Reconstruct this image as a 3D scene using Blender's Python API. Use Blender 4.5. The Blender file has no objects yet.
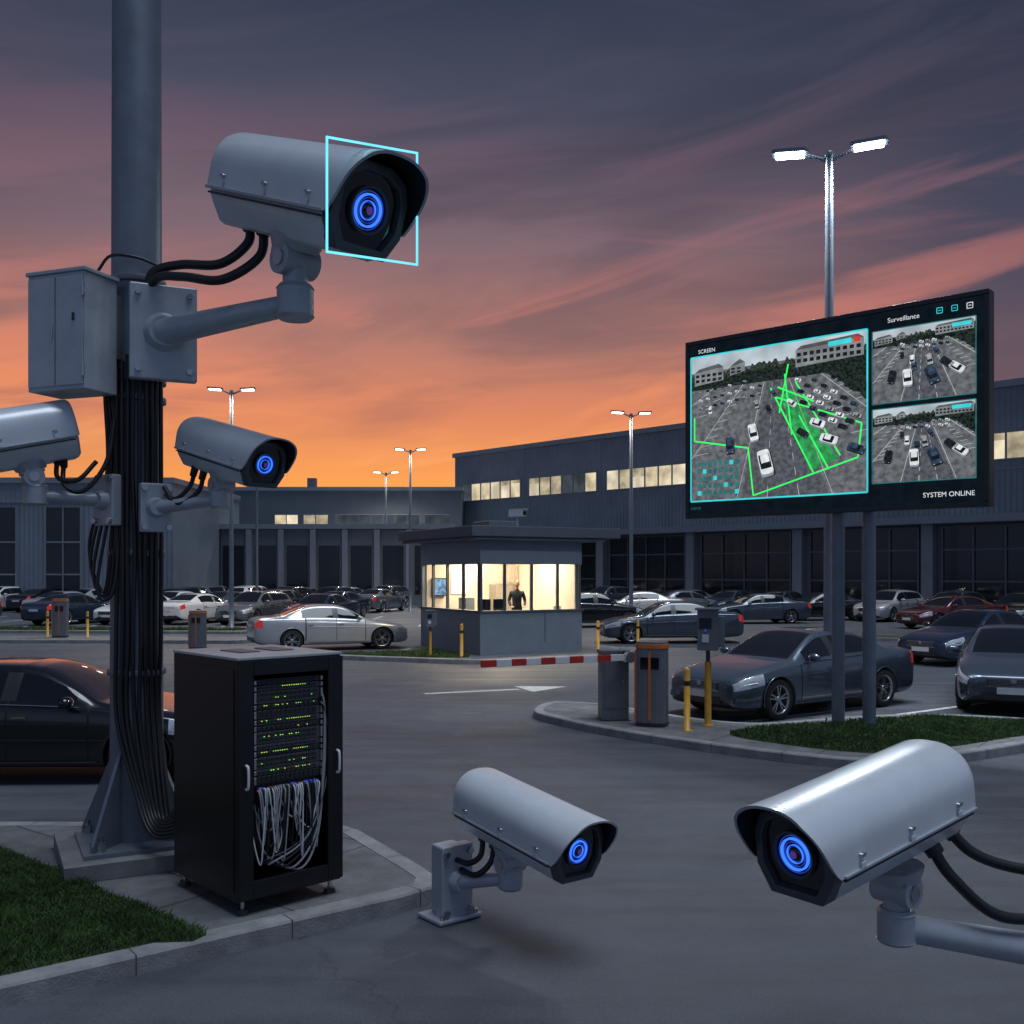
import bpy, bmesh, math, random
from mathutils import Vector, Matrix
random.seed(7)
rad=math.radians
scn=bpy.context.scene
COL=scn.collection
scn.view_settings.view_transform='Standard'
scn.view_settings.look='None'
scn.view_settings.exposure=0
V=Vector

# ------------------------------------------------------------------ materials
def nodemat(name):
    m=bpy.data.materials.new(name); m.use_nodes=True
    nt=m.node_tree; nt.nodes.clear()
    out=nt.nodes.new('ShaderNodeOutputMaterial')
    b=nt.nodes.new('ShaderNodeBsdfPrincipled')
    nt.links.new(b.outputs[0],out.inputs[0])
    return m,nt,b
def M(name,col,rough=.5,metal=0.,var=.12,scale=6.,bump=0.,bscale=80.,coat=0.,emit=None,es=0.,rvar=.1,detail=5):
    m,nt,b=nodemat(name)
    tc=nt.nodes.new('ShaderNodeTexCoord')
    n=nt.nodes.new('ShaderNodeTexNoise'); n.inputs['Scale'].default_value=scale; n.inputs['Detail'].default_value=detail
    n.inputs['Roughness'].default_value=.65
    nt.links.new(tc.outputs['Object'],n.inputs['Vector'])
    r=nt.nodes.new('ShaderNodeValToRGB')
    r.color_ramp.elements[0].position=.3; r.color_ramp.elements[1].position=.7
    r.color_ramp.elements[0].color=[c*(1-var) for c in col]+[1]
    r.color_ramp.elements[1].color=[min(1,c*(1+var)) for c in col]+[1]
    nt.links.new(n.outputs['Fac'],r.inputs[0]); nt.links.new(r.outputs[0],b.inputs['Base Color'])
    mr=nt.nodes.new('ShaderNodeMapRange'); mr.inputs['To Min'].default_value=max(0,rough-rvar*rough); mr.inputs['To Max'].default_value=min(1,rough+rvar*rough)
    nt.links.new(n.outputs['Fac'],mr.inputs['Value']); nt.links.new(mr.outputs[0],b.inputs['Roughness'])
    b.inputs['Metallic'].default_value=metal
    b.inputs['Coat Weight'].default_value=coat; b.inputs['Coat Roughness'].default_value=.04
    if bump>0:
        n2=nt.nodes.new('ShaderNodeTexNoise'); n2.inputs['Scale'].default_value=bscale; n2.inputs['Detail'].default_value=4
        nt.links.new(tc.outputs['Object'],n2.inputs['Vector'])
        bp=nt.nodes.new('ShaderNodeBump'); bp.inputs['Strength'].default_value=bump; bp.inputs['Distance'].default_value=.01
        nt.links.new(n2.outputs['Fac'],bp.inputs['Height']); nt.links.new(bp.outputs[0],b.inputs['Normal'])
    if emit:
        b.inputs['Emission Color'].default_value=list(emit)+[1]; b.inputs['Emission Strength'].default_value=es
    return m
def EM(name,col,s,var=.25,scale=3.):
    m=bpy.data.materials.new(name); m.use_nodes=True; nt=m.node_tree; nt.nodes.clear()
    out=nt.nodes.new('ShaderNodeOutputMaterial'); e=nt.nodes.new('ShaderNodeEmission'); e.inputs['Strength'].default_value=s
    tc=nt.nodes.new('ShaderNodeTexCoord'); n=nt.nodes.new('ShaderNodeTexNoise'); n.inputs['Scale'].default_value=scale
    r=nt.nodes.new('ShaderNodeValToRGB'); r.color_ramp.elements[0].position=.35; r.color_ramp.elements[1].position=.65
    r.color_ramp.elements[0].color=[c*(1-var) for c in col]+[1]; r.color_ramp.elements[1].color=[c*(1+var) for c in col]+[1]
    nt.links.new(tc.outputs['Object'],n.inputs['Vector']); nt.links.new(n.outputs['Fac'],r.inputs[0]); nt.links.new(r.outputs[0],e.inputs[0]); nt.links.new(e.outputs[0],out.inputs[0])
    return m

def asphalt_mat():
    m,nt,b=nodemat('asphalt')
    tc=nt.nodes.new('ShaderNodeTexCoord')
    def noise(s,d=6,r=.6,vec=None):
        n=nt.nodes.new('ShaderNodeTexNoise'); n.inputs['Scale'].default_value=s; n.inputs['Detail'].default_value=d; n.inputs['Roughness'].default_value=r
        nt.links.new(vec or tc.outputs['Object'],n.inputs['Vector']); return n
    a=noise(.22,5); f=noise(60,4,.9); p=noise(1.6,6,.7)
    mpp=nt.nodes.new('ShaderNodeMapping'); mpp.inputs['Rotation'].default_value=(0,0,rad(-16)); mpp.inputs['Scale'].default_value=(.12,1.6,1); nt.links.new(tc.outputs['Object'],mpp.inputs[0])
    st=noise(1.5,5,.65,mpp.outputs[0])
    def mth(op,x,y):
        n=nt.nodes.new('ShaderNodeMath'); n.operation=op
        for i,q in enumerate((x,y)):
            if isinstance(q,(int,float)): n.inputs[i].default_value=q
            else: nt.links.new(q,n.inputs[i])
        return n.outputs[0]
    s=mth('ADD',mth('MULTIPLY',a.outputs[0],.35),mth('ADD',mth('MULTIPLY',p.outputs[0],.25),mth('MULTIPLY',f.outputs[0],.75)))
    s=mth('ADD',s,mth('MULTIPLY',st.outputs[0],.30))
    r=nt.nodes.new('ShaderNodeValToRGB')
    r.color_ramp.elements[0].position=.60; r.color_ramp.elements[0].color=(.022,.026,.034,1)
    r.color_ramp.elements[1].position=1.0; r.color_ramp.elements[1].color=(.125,.138,.162,1)
    nt.links.new(s,r.inputs[0])
    vo=nt.nodes.new('ShaderNodeTexVoronoi'); vo.feature='DISTANCE_TO_EDGE'; vo.inputs['Scale'].default_value=.16
    mix=nt.nodes.new('ShaderNodeVectorMath'); mix.operation='ADD'
    sc=nt.nodes.new('ShaderNodeVectorMath'); sc.operation='SCALE'; sc.inputs['Scale'].default_value=.9
    nt.links.new(p.outputs['Color'],sc.inputs[0]); nt.links.new(sc.outputs[0],mix.inputs[0]); nt.links.new(tc.outputs['Object'],mix.inputs[1]); nt.links.new(mix.outputs[0],vo.inputs['Vector'])
    cr=nt.nodes.new('ShaderNodeMapRange'); cr.inputs['From Min'].default_value=0; cr.inputs['From Max'].default_value=.003; cr.inputs['To Min'].default_value=.6; cr.inputs['To Max'].default_value=1
    nt.links.new(vo.outputs['Distance'],cr.inputs['Value'])
    mx=nt.nodes.new('ShaderNodeMixRGB'); mx.blend_type='MULTIPLY'; mx.inputs[0].default_value=1
    nt.links.new(r.outputs[0],mx.inputs[1]); nt.links.new(cr.outputs[0],mx.inputs[2]); nt.links.new(mx.outputs[0],b.inputs['Base Color'])
    mr=nt.nodes.new('ShaderNodeMapRange'); mr.inputs['From Min'].default_value=.35; mr.inputs['From Max'].default_value=.65; mr.inputs['To Min'].default_value=.40; mr.inputs['To Max'].default_value=.68
    nt.links.new(st.outputs[0],mr.inputs['Value']); nt.links.new(mr.outputs[0],b.inputs['Roughness'])
    bp=nt.nodes.new('ShaderNodeBump'); bp.inputs['Strength'].default_value=.8; bp.inputs['Distance'].default_value=.012
    nt.links.new(f.outputs[0],bp.inputs['Height']); nt.links.new(bp.outputs[0],b.inputs['Normal'])
    return m
def paving_mat():
    m,nt,b=nodemat('concrete_paving')
    tc=nt.nodes.new('ShaderNodeTexCoord')
    mp=nt.nodes.new('ShaderNodeMapping'); mp.inputs['Rotation'].default_value=(0,0,rad(37)); nt.links.new(tc.outputs['Object'],mp.inputs[0])
    br=nt.nodes.new('ShaderNodeTexBrick'); br.offset=0; br.inputs['Scale'].default_value=1; br.inputs['Brick Width'].default_value=1.5; br.inputs['Row Height'].default_value=1.5
    br.inputs['Mortar Size'].default_value=.012
    br.inputs['Color1'].default_value=(.17,.175,.18,1); br.inputs['Color2'].default_value=(.2,.2,.205,1); br.inputs['Mortar'].default_value=(.07,.07,.075,1)
    nt.links.new(mp.outputs[0],br.inputs[0])
    n=nt.nodes.new('ShaderNodeTexNoise'); n.inputs['Scale'].default_value=3; n.inputs['Detail'].default_value=9; n.inputs['Roughness'].default_value=.75; nt.links.new(tc.outputs['Object'],n.inputs[0])
    mr=nt.nodes.new('ShaderNodeMapRange'); mr.inputs['From Min'].default_value=.3; mr.inputs['From Max'].default_value=.7; mr.inputs['To Min'].default_value=.45; mr.inputs['To Max'].default_value=1.15; nt.links.new(n.outputs[0],mr.inputs[0])
    mx=nt.nodes.new('ShaderNodeMixRGB'); mx.blend_type='MULTIPLY'; mx.inputs[0].default_value=1
    nt.links.new(br.outputs[0],mx.inputs[1]); nt.links.new(mr.outputs[0],mx.inputs[2]); nt.links.new(mx.outputs[0],b.inputs['Base Color'])
    b.inputs['Roughness'].default_value=.75
    n2=nt.nodes.new('ShaderNodeTexNoise'); n2.inputs['Scale'].default_value=90; nt.links.new(tc.outputs['Object'],n2.inputs[0])
    bp=nt.nodes.new('ShaderNodeBump'); bp.inputs['Strength'].default_value=.3; bp.inputs['Distance'].default_value=.01
    nt.links.new(n2.outputs[0],bp.inputs['Height']); nt.links.new(bp.outputs[0],b.inputs['Normal'])
    return m
def cladding_mat(name,col,freq):
    m,nt,b=nodemat(name)
    tc=nt.nodes.new('ShaderNodeTexCoord')
    w=nt.nodes.new('ShaderNodeTexWave'); w.wave_type='BANDS'; w.bands_direction='X'; w.inputs['Scale'].default_value=freq
    nt.links.new(tc.outputs['Object'],w.inputs[0])
    bp=nt.nodes.new('ShaderNodeBump'); bp.inputs['Strength'].default_value=.7; bp.inputs['Distance'].default_value=.06
    nt.links.new(w.outputs['Fac'],bp.inputs['Height']); nt.links.new(bp.outputs[0],b.inputs['Normal'])
    n=nt.nodes.new('ShaderNodeTexNoise'); n.inputs['Scale'].default_value=.35; n.inputs['Detail'].default_value=8; nt.links.new(tc.outputs['Object'],n.inputs[0])
    r=nt.nodes.new('ShaderNodeValToRGB'); r.color_ramp.elements[0].position=.3; r.color_ramp.elements[1].position=.7
    r.color_ramp.elements[0].color=[c*.8 for c in col]+[1]; r.color_ramp.elements[1].color=[c*1.15 for c in col]+[1]
    nt.links.new(n.outputs[0],r.inputs[0]); nt.links.new(r.outputs[0],b.inputs['Base Color'])
    b.inputs['Roughness'].default_value=.5
    return m

ASPH=asphalt_mat(); PAVE=paving_mat()
KERB=M('kerb_concrete',(.24,.24,.245),.8,var=.3,scale=4,bump=.4,bscale=60)
KJ=M('kerb_joint',(.07,.07,.072),.9)
CONC=M('concrete',(.19,.195,.2),.8,var=.25,scale=3,bump=.3,bscale=50)
GRASSG=M('grass_soil',(.028,.05,.016),.95,var=.4,scale=9,bump=.8,bscale=60)
BLADE=M('grass_blades',(.055,.105,.026),.6,var=.55,scale=5)
PAINTW=M('road_paint',(.62,.62,.6),.6,var=.25,scale=7)
POLE=M('pole_paint',(.17,.20,.245),.42,.3,var=.14,scale=4,bump=.04,bscale=120)
CAMW=M('camera_housing_paint',(.64,.68,.73),.30,.12,var=.05,scale=5,bump=.02,bscale=300,coat=.25)
CAMG=M('camera_body_grey',(.36,.39,.43),.42,.2,var=.08,scale=6)
BEZ=M('bezel_grey',(.07,.08,.095),.35,.2,var=.1,scale=8)
BRKT=M('bracket_paint',(.40,.435,.49),.40,.2,var=.1,scale=5)
DARK=M('dark_plastic',(.02,.022,.026),.35,var=.2,scale=9)
BLACKG=M('black_glass',(.006,.008,.014),.06,var=.1,coat=.6)
CABLE=M('cable_rubber',(.012,.012,.015),.42,var=.2)
STEEL=M('steel',(.5,.5,.52),.3,1.,var=.1)
BLUE1=EM('lens_ring_blue',(.035,.16,1.),1.7,.1)
BLUE2=EM('lens_core_blue',(.03,.09,.7),.6,.2)
BLUE3=EM('lens_purple',(.16,.07,.5),.4,.2)
CYAN=EM('cyan_neon',(.16,.72,.92),1.35,.05)
YEL=M('yellow_paint',(.62,.32,.03),.45,var=.15,scale=8)
ORG=M('orange_paint',(.62,.16,.03),.45,var=.12,scale=8)
RED=M('red_paint',(.5,.03,.02),.4,var=.1); WHT=M('white_paint',(.75,.75,.75),.4,var=.08)
GREYB=M('grey_box_paint',(.15,.165,.19),.45,.2,var=.12,scale=6)
LAMPW=EM('lamp_white',(.85,.95,1.),40,.02)
LAMPF=EM('lamp_far',(1.,.9,.75),16,.02)

# ------------------------------------------------------------------ mesh builder
class MB:
    def __init__(s): s.v=[];s.f=[];s.mi=[];s.sm=[];s.mats=[]
    def idx(s,m):
        if m not in s.mats: s.mats.append(m)
        return s.mats.index(m)
    def add(s,vs,fs,mat,smooth=False,T=None):
        o=len(s.v)
        for p in vs:
            p=V(p)
            s.v.append(T@p if T is not None else p)
        k=s.idx(mat)
        for f in fs:
            s.f.append([i+o for i in f]); s.mi.append(k); s.sm.append(smooth)
    def box(s,c,d,mat,T=None):
        x,y,z=c; a,b,e=d[0]/2,d[1]/2,d[2]/2
        vs=[(x-a,y-b,z-e),(x+a,y-b,z-e),(x+a,y+b,z-e),(x-a,y+b,z-e),(x-a,y-b,z+e),(x+a,y-b,z+e),(x+a,y+b,z+e),(x-a,y+b,z+e)]
        s.add(vs,[(0,3,2,1),(4,5,6,7),(0,1,5,4),(1,2,6,5),(2,3,7,6),(3,0,4,7)],mat,False,T)
    def span(s,x0,x1,y0,y1,z0,z1,mat,T=None):
        s.box(((x0+x1)/2,(y0+y1)/2,(z0+z1)/2),(abs(x1-x0),abs(y1-y0),abs(z1-z0)),mat,T)
    def lathe(s,prof,mat,T=None,n=32,smooth=True,cap=True):
        vs=[];fs=[]
        for r,z in prof:
            for i in range(n):
                a=2*math.pi*i/n; vs.append((r*math.cos(a),r*math.sin(a),z))
        for j in range(len(prof)-1):
            for i in range(n):
                fs.append((j*n+i,j*n+(i+1)%n,(j+1)*n+(i+1)%n,(j+1)*n+i))
        s.add(vs,fs,mat,smooth,T)
        if cap:
            k=(len(prof)-1)*n
            s.add([vs[i] for i in range(n)],[list(range(n))[::-1]],mat,False,T)
            s.add([vs[k+i] for i in range(n)],[list(range(n))],mat,False,T)
    def cyl(s,p0,p1,r0,r1,mat,T=None,n=24,smooth=True):
        p0=V(p0);p1=V(p1);d=p1-p0;L=d.length
        R=Matrix.Translation(p0)@d.to_track_quat('Z','Y').to_matrix().to_4x4()
        if T is not None: R=T@R
        s.lathe([(r0,0),(r1,L)],mat,R,n,smooth)
    def sphere(s,c,r,mat,T=None,n=20,m=12):
        rx,ry,rz=(r,r,r) if isinstance(r,(int,float)) else r
        vs=[];fs=[]
        for j in range(m+1):
            t=math.pi*j/m
            for i in range(n):
                a=2*math.pi*i/n
                vs.append((c[0]+rx*math.sin(t)*math.cos(a),c[1]+ry*math.sin(t)*math.sin(a),c[2]+rz*math.cos(t)))
        for j in range(m):
            for i in range(n):
                fs.append((j*n+i,(j+1)*n+i,(j+1)*n+(i+1)%n,j*n+(i+1)%n))
        s.add(vs,fs,mat,True,T)
    def prism(s,poly,z0,z1,mat,T=None):
        n=len(poly)
        vs=[(p[0],p[1],z0) for p in poly]+[(p[0],p[1],z1) for p in poly]
        fs=[list(range(n))[::-1],[n+i for i in range(n)]]+[(i,(i+1)%n,n+(i+1)%n,n+i) for i in range(n)]
        s.add(vs,fs,mat,False,T)
    def tube(s,pts,r,mat,T=None,n=10,sub=8):
        P=[V(p) for p in pts]; Q=[]
        E=[P[0]*2-P[1]]+P+[P[-1]*2-P[-2]]
        for i in range(1,len(E)-2):
            a,b,c,d=E[i-1],E[i],E[i+1],E[i+2]
            for k in range(sub):
                t=k/sub
                Q.append(.5*((2*b)+(c-a)*t+(2*a-5*b+4*c-d)*t*t+(3*b-a-3*c+d)*t**3))
        Q.append(P[-1])
        vs=[];fs=[]; up=V((.3,.2,1)).normalized()
        for i,q in enumerate(Q):
            t=(Q[min(i+1,len(Q)-1)]-Q[max(i-1,0)]).normalized()
            x=t.cross(up)
            if x.length<1e-3: x=t.cross(V((1,0,0)))
            x.normalize(); up=x.cross(t).normalized()
            for k in range(n):
                a=2*math.pi*k/n; vs.append(q+r*(math.cos(a)*x+math.sin(a)*up))
        for i in range(len(Q)-1):
            for k in range(n):
                fs.append((i*n+k,i*n+(k+1)%n,(i+1)*n+(k+1)%n,(i+1)*n+k))
        s.add(vs,fs,mat,True,T)
    def obj(s,name,parent=None,bevel=0.,mw=None,seg=2):
        me=bpy.data.meshes.new(name); me.from_pydata([tuple(p) for p in s.v],[],s.f)
        for m in s.mats: me.materials.append(m)
        me.polygons.foreach_set('material_index',s.mi); me.polygons.foreach_set('use_smooth',s.sm)
        me.update()
        o=bpy.data.objects.new(name,me); COL.objects.link(o)
        if parent: o.parent=parent
        if mw is not None: o.matrix_world=mw
        if bevel>0:
            b=o.modifiers.new('bevel','BEVEL'); b.width=bevel; b.segments=seg; b.limit_method='ANGLE'; b.angle_limit=rad(50); b.use_clamp_overlap=True
        return o
def empty(name,mw=None):
    o=bpy.data.objects.new(name,None); COL.objects.link(o); o.empty_display_size=.3
    if mw is not None: o.matrix_world=mw
    return o
def TR(x,y,z=0,a=0): return Matrix.Translation((x,y,z))@Matrix.Rotation(rad(a),4,'Z')

# ------------------------------------------------------------------ world (dusk sky)
w=bpy.data.worlds.new("World"); scn.world=w; w.use_nodes=True
nt=w.node_tree; nt.nodes.clear(); N=nt.nodes; Lk=nt.links
out=N.new('ShaderNodeOutputWorld'); bg=N.new('ShaderNodeBackground'); bg.inputs[1].default_value=1.
tc=N.new('ShaderNodeTexCoord'); sp=N.new('ShaderNodeSeparateXYZ'); Lk.new(tc.outputs['Generated'],sp.inputs[0])
def mt(op,a,b=None,c=None,clamp=False):
    n=N.new('ShaderNodeMath'); n.operation=op; n.use_clamp=clamp
    for i,q in enumerate((a,b,c)):
        if q is None: continue
        if isinstance(q,(int,float)): n.inputs[i].default_value=q
        else: Lk.new(q,n.inputs[i])
    return n.outputs[0]
def ramp(fac,els):
    r=N.new('ShaderNodeValToRGB'); cr=r.color_ramp
    while len(cr.elements)<len(els): cr.elements.new(.5)
    for e,(p,c) in zip(cr.elements,els): e.position=p; e.color=(c[0],c[1],c[2],1)
    Lk.new(fac,r.inputs[0]); return r.outputs[0]
def lin(r,g,b):
    f=lambda c:(c/255/12.92 if c<=10 else ((c/255+.055)/1.055)**2.4)
    return (f(r),f(g),f(b))
def mrange(v,a,b,lo,hi):
    r=N.new('ShaderNodeMapRange'); r.interpolation_type='SMOOTHSTEP'; r.inputs['From Min'].default_value=a; r.inputs['From Max'].default_value=b; r.inputs['To Min'].default_value=lo; r.inputs['To Max'].default_value=hi; Lk.new(v,r.inputs[0]); return r.outputs[0]
def mixc(f,a,b):
    m=N.new('ShaderNodeMixRGB')
    Lk.new(f,m.inputs[0]); Lk.new(a,m.inputs[1]); Lk.new(b,m.inputs[2]); return m.outputs[0]
X,Y,Z=sp.outputs
zz=mt('MAXIMUM',Z,0)
hl=mt('SQRT',mt('ADD',mt('MULTIPLY',X,X),mt('MULTIPLY',Y,Y)))
dot=mt('DIVIDE',mt('ADD',mt('MULTIPLY',X,-.12),mt('MULTIPLY',Y,.993)),mt('MAXIMUM',hl,.001))
az=mrange(dot,.83,1.,0,1)
glow=ramp(zz,[(0,lin(255,172,84)),(.09,lin(250,160,86)),(.15,lin(224,136,98)),(.22,lin(184,124,110)),(.31,lin(128,104,114)),(.42,lin(74,76,96)),(.5,lin(52,60,80)),(1,lin(46,54,76))])
side=ramp(zz,[(0,lin(150,100,90)),(.10,lin(126,92,94)),(.2,lin(96,82,96)),(.32,lin(66,68,88)),(.45,lin(46,52,72)),(1,lin(46,54,76))])
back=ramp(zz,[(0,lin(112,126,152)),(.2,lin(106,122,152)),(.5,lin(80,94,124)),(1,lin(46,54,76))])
base=mixc(az,side,glow)
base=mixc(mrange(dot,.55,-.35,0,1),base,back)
def cloudn(rot,sc,loc,scale,det,rg,dist):
    m1=N.new('ShaderNodeMapping'); m1.inputs['Rotation'].default_value=(0,rad(rot),0); Lk.new(tc.outputs['Generated'],m1.inputs[0])
    m2=N.new('ShaderNodeMapping'); m2.inputs['Scale'].default_value=sc; m2.inputs['Location'].default_value=loc; Lk.new(m1.outputs[0],m2.inputs[0])
    c=N.new('ShaderNodeTexNoise'); c.inputs['Scale'].default_value=scale; c.inputs['Detail'].default_value=det; c.inputs['Roughness'].default_value=rg; c.inputs['Distortion'].default_value=dist; Lk.new(m2.outputs[0],c.inputs[0]); return c.outputs[0]
c1=cloudn(6,(1.,1.,4.6),(3.1,1.7,0.3),2.0,8,.54,.6)
c2=cloudn(10,(1.,1.,7.5),(8.3,4.4,2),2.2,8,.55,.8)
c3=cloudn(-5,(1.,1.,9.),(2.3,9.4,5),2.3,8,.56,.8)
front=mrange(dot,.45,.95,0,1)
ccol=ramp(zz,[(0,lin(170,108,88)),(.12,lin(146,100,96)),(.22,lin(106,88,98)),(.40,lin(52,58,76)),(1,lin(42,48,66))])
base=mixc(mt('MULTIPLY',mrange(c1,.46,.70,0,.62),front),base,ccol)
lcol=ramp(zz,[(0,lin(255,192,112)),(.10,lin(255,174,104)),(.16,lin(248,150,102)),(.24,lin(208,128,114)),(.34,lin(142,102,114)),(.44,lin(82,78,96)),(1,lin(50,56,74))])
lowf=mrange(zz,.16,.42,1.,.45)
fl=mt('MULTIPLY',front,lowf)
base=mixc(mt('MULTIPLY',mrange(c2,.49,.70,0,.8),fl),base,lcol)
base=mixc(mt('MULTIPLY',mrange(c3,.54,.74,0,.5),fl),base,lcol)
sky=N.new('ShaderNodeTexSky'); sky.sky_type='NISHITA'; sky.sun_disc=False; sky.sun_elevation=rad(1.0); sky.sun_rotation=rad(-5)
ad=N.new('ShaderNodeMixRGB'); ad.blend_type='ADD'; ad.inputs[0].default_value=.003; Lk.new(base,ad.inputs[1]); Lk.new(sky.outputs[0],ad.inputs[2])
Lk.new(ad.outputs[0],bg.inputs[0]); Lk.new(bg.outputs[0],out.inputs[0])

sl=bpy.data.lights.new('sun','SUN'); sl.energy=1.85; sl.angle=rad(34); sl.color=(.78,.88,1.)
so=bpy.data.objects.new('sun',sl); COL.objects.link(so)
sd=V((-.20,.12,-1.)).normalized()
so.rotation_euler=sd.to_track_quat('-Z','Y').to_euler()

# ------------------------------------------------------------------ camera
cd=bpy.data.cameras.new('camera'); co=bpy.data.objects.new('camera',cd); COL.objects.link(co)
co.location=(0,0,2.4); co.rotation_euler=(rad(90),0,0); cd.sensor_width=36; cd.lens=35.16; cd.shift_y=.0586; cd.clip_end=2000
scn.camera=co

# ------------------------------------------------------------------ ground, islands
g=MB(); g.add([(-600,-60,0),(600,-60,0),(600,900,0),(-600,900,0)],[(0,1,2,3)],ASPH); g.obj('ground')
def smooth_closed(pts,sub=5):
    n=len(pts);Q=[]
    for i in range(n):
        a,b,c,d=[V((pts[(i+k)%n][0],pts[(i+k)%n][1],0)) for k in (-1,0,1,2)]
        for k in range(sub):
            t=k/sub; q=.5*((2*b)+(c-a)*t+(2*a-5*b+4*c-d)*t*t+(3*b-a-3*c+d)*t**3); Q.append((q.x,q.y))
    return Q
def ccw(p):
    A=sum(p[i][0]*p[(i+1)%len(p)][1]-p[(i+1)%len(p)][0]*p[i][1] for i in range(len(p)))
    return p if A>0 else p[::-1]
def inset(p,d):
    p=ccw(p);n=len(p);R=[]
    for i in range(n):
        a,b,c=[V(p[(i+k)%n]).to_2d() for k in (-1,0,1)]
        t=((b-a).normalized()+(c-b).normalized()).normalized(); nn=V((-t.y,t.x)); R.append((b.x+nn.x*d,b.y+nn.y*d))
    return R
def island(name,poly,top=PAVE,kw=.16,h=.12):
    p=ccw(poly); q0=inset(p,.012); q=inset(p,kw); n=len(p); o=MB()
    vs=[(a,b,-.02) for a,b in p]+[(a,b,h-.015) for a,b in p]+[(a,b,h) for a,b in q0]+[(a,b,h) for a,b in q]+[(a,b,h-.02) for a,b in q]
    fs=[]
    for k in range(4):
        fs+=[(k*n+i,k*n+(i+1)%n,(k+1)*n+(i+1)%n,(k+1)*n+i) for i in range(n)]
    o.add(vs,fs,KERB)
    o.add([(a,b,h-.004) for a,b in inset(p,kw-.003)],[list(range(n))],top)
    acc=0
    for i in range(n):
        a=V(p[i]);b_=V(p[(i+1)%n]);d=(b_-a); L=d.length; d.normalize(); nn=V((-d.y,d.x)); t=1.0-acc if acc<1 else 0
        while t<L:
            c=a+d*t; e=.0035
            P1=c-d*e-nn*.003; P2=c+d*e-nn*.003; P3=c+d*e+nn*(kw-.01); P4=c-d*e+nn*(kw-.01)
            o.add([(P1.x,P1.y,0),(P2.x,P2.y,0),(P2.x,P2.y,h+.002),(P1.x,P1.y,h+.002),(P3.x,P3.y,h+.002),(P4.x,P4.y,h+.002)],[(0,1,2,3),(3,2,4,5)],KJ)
            t+=1.0
        acc=(L-(t-1.0))
    return o.obj(name)
def inside(x,y,p):
    c=False;n=len(p)
    for i in range(n):
        x1,y1=p[i];x2,y2=p[i-1]
        if (y1>y)!=(y2>y) and x<(x2-x1)*(y-y1)/(y2-y1)+x1: c=not c
    return c
def grass(name,poly,z,count,bh=.055,bw=.006,bounds=None):
    p=ccw(poly); o=MB()
    o.add([(a,b,z) for a,b in p],[list(range(len(p)))],GRASSG)
    if bounds: x0,x1,y0,y1=bounds
    else:
        x0=min(a for a,b in p);x1=max(a for a,b in p);y0=min(b for a,b in p);y1=max(b for a,b in p)
    vs=[];fs=[];k=0;tries=0
    while k<count and tries<count*6:
        tries+=1
        x=random.uniform(x0,x1);y=random.uniform(y0,y1)
        if not inside(x,y,p): continue
        a=random.uniform(0,6.28);h=bh*random.uniform(.5,1.25)*(1+.25*math.sin(x*5.1+1.3*math.sin(y*4)));dx,dy=math.cos(a)*bw,math.sin(a)*bw
        lx,ly=random.gauss(0,.4)*h,random.gauss(0,.4)*h
        i=len(vs); vs+=[(x-dx,y-dy,z-.003),(x+dx,y+dy,z-.003),(x+lx*.4+dx*.6,y+ly*.4+dy*.6,z+h*.6),(x+lx,y+ly,z+h)]
        fs.append((i,i+1,i+2,i+3)); k+=1
    o.add(vs,fs,BLADE)
    return o.obj(name)
left_isl=[(-9,9.3),(-9,.8),(-4.6,4.15),(-2.82,5.5),(-1.4,6.58),(-.78,7.05),(-.58,7.25),(-.56,7.5),(-.72,7.8),(-1.35,8.85),(-1.55,9.05),(-1.9,9.12),(-4.67,9.15)]
island('pavement',left_isl)
grass('grass',[(-1.92,6.28),(-1.97,6.17),(-2.2,6.15),(-2.95,5.6),(-4.6,4.38),(-8.7,1.4),(-8.7,9.0),(-5.2,9.0),(-4.23,8.26)],.122,70000,bh=.045,bw=.004,bounds=(-4.9,-1.8,4.7,9.0))
right_isl=smooth_closed([(.36,16.5),(.8,15.5),(1.5,14.5),(2.52,13.4),(3.59,12.5),(4.46,12.15),(5.64,12.6),(6.86,13.35),(8.1,14.2),(8.6,14.9),(7.9,15.7),(6.6,16.1),(5.2,15.75),(3.8,15.15),(3.0,15.5),(2.3,16.4),(1.5,17.4),(.7,17.6)])
island('traffic_island',right_isl)
grass('grass',smooth_closed([(3.1,14.2),(3.35,13.5),(4.5,12.6),(5.6,13.0),(6.8,13.75),(7.9,14.5),(7.9,15.2),(6.6,15.75),(5.3,15.3),(4.0,14.8)],4),.121,42000,.05,.006)
booth_isl=smooth_closed([(-5,27.6),(-3,26.7),(-.8,26.0),(1,26.8),(2.9,28.0),(3.2,29.4),(2.9,31),(1.0,33),(-1.0,32.6),(-2.9,31.0),(-3.3,29.3),(-4.6,28.4)])
island('traffic_island',booth_isl)
grass('grass',smooth_closed([(-4.7,27.8),(-3,27.0),(-1.4,26.6),(-1.25,27.3),(-2.3,29.2),(-3.1,28.8),(-4.4,28.1)],4),.121,9000,.06,.012)
island('traffic_island',[(-40,34.6),(-9.2,33.4),(-8.6,34.0),(-9.4,35.2),(-40,37.2)],PAVE)
island('traffic_island',[(-60,41.5),(-10.5,38.6),(-9.6,39.3),(-10.5,40.2),(-60,45)],GRASSG)
grass('grass',[(-32,40.1),(-10.8,38.9),(-10.5,39.9),(-32,42.2)],.121,16000,.08,.02)
island('traffic_island',[(9,35.6),(40,28),(41,29.5),(9.6,37.2)],GRASSG)

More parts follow.
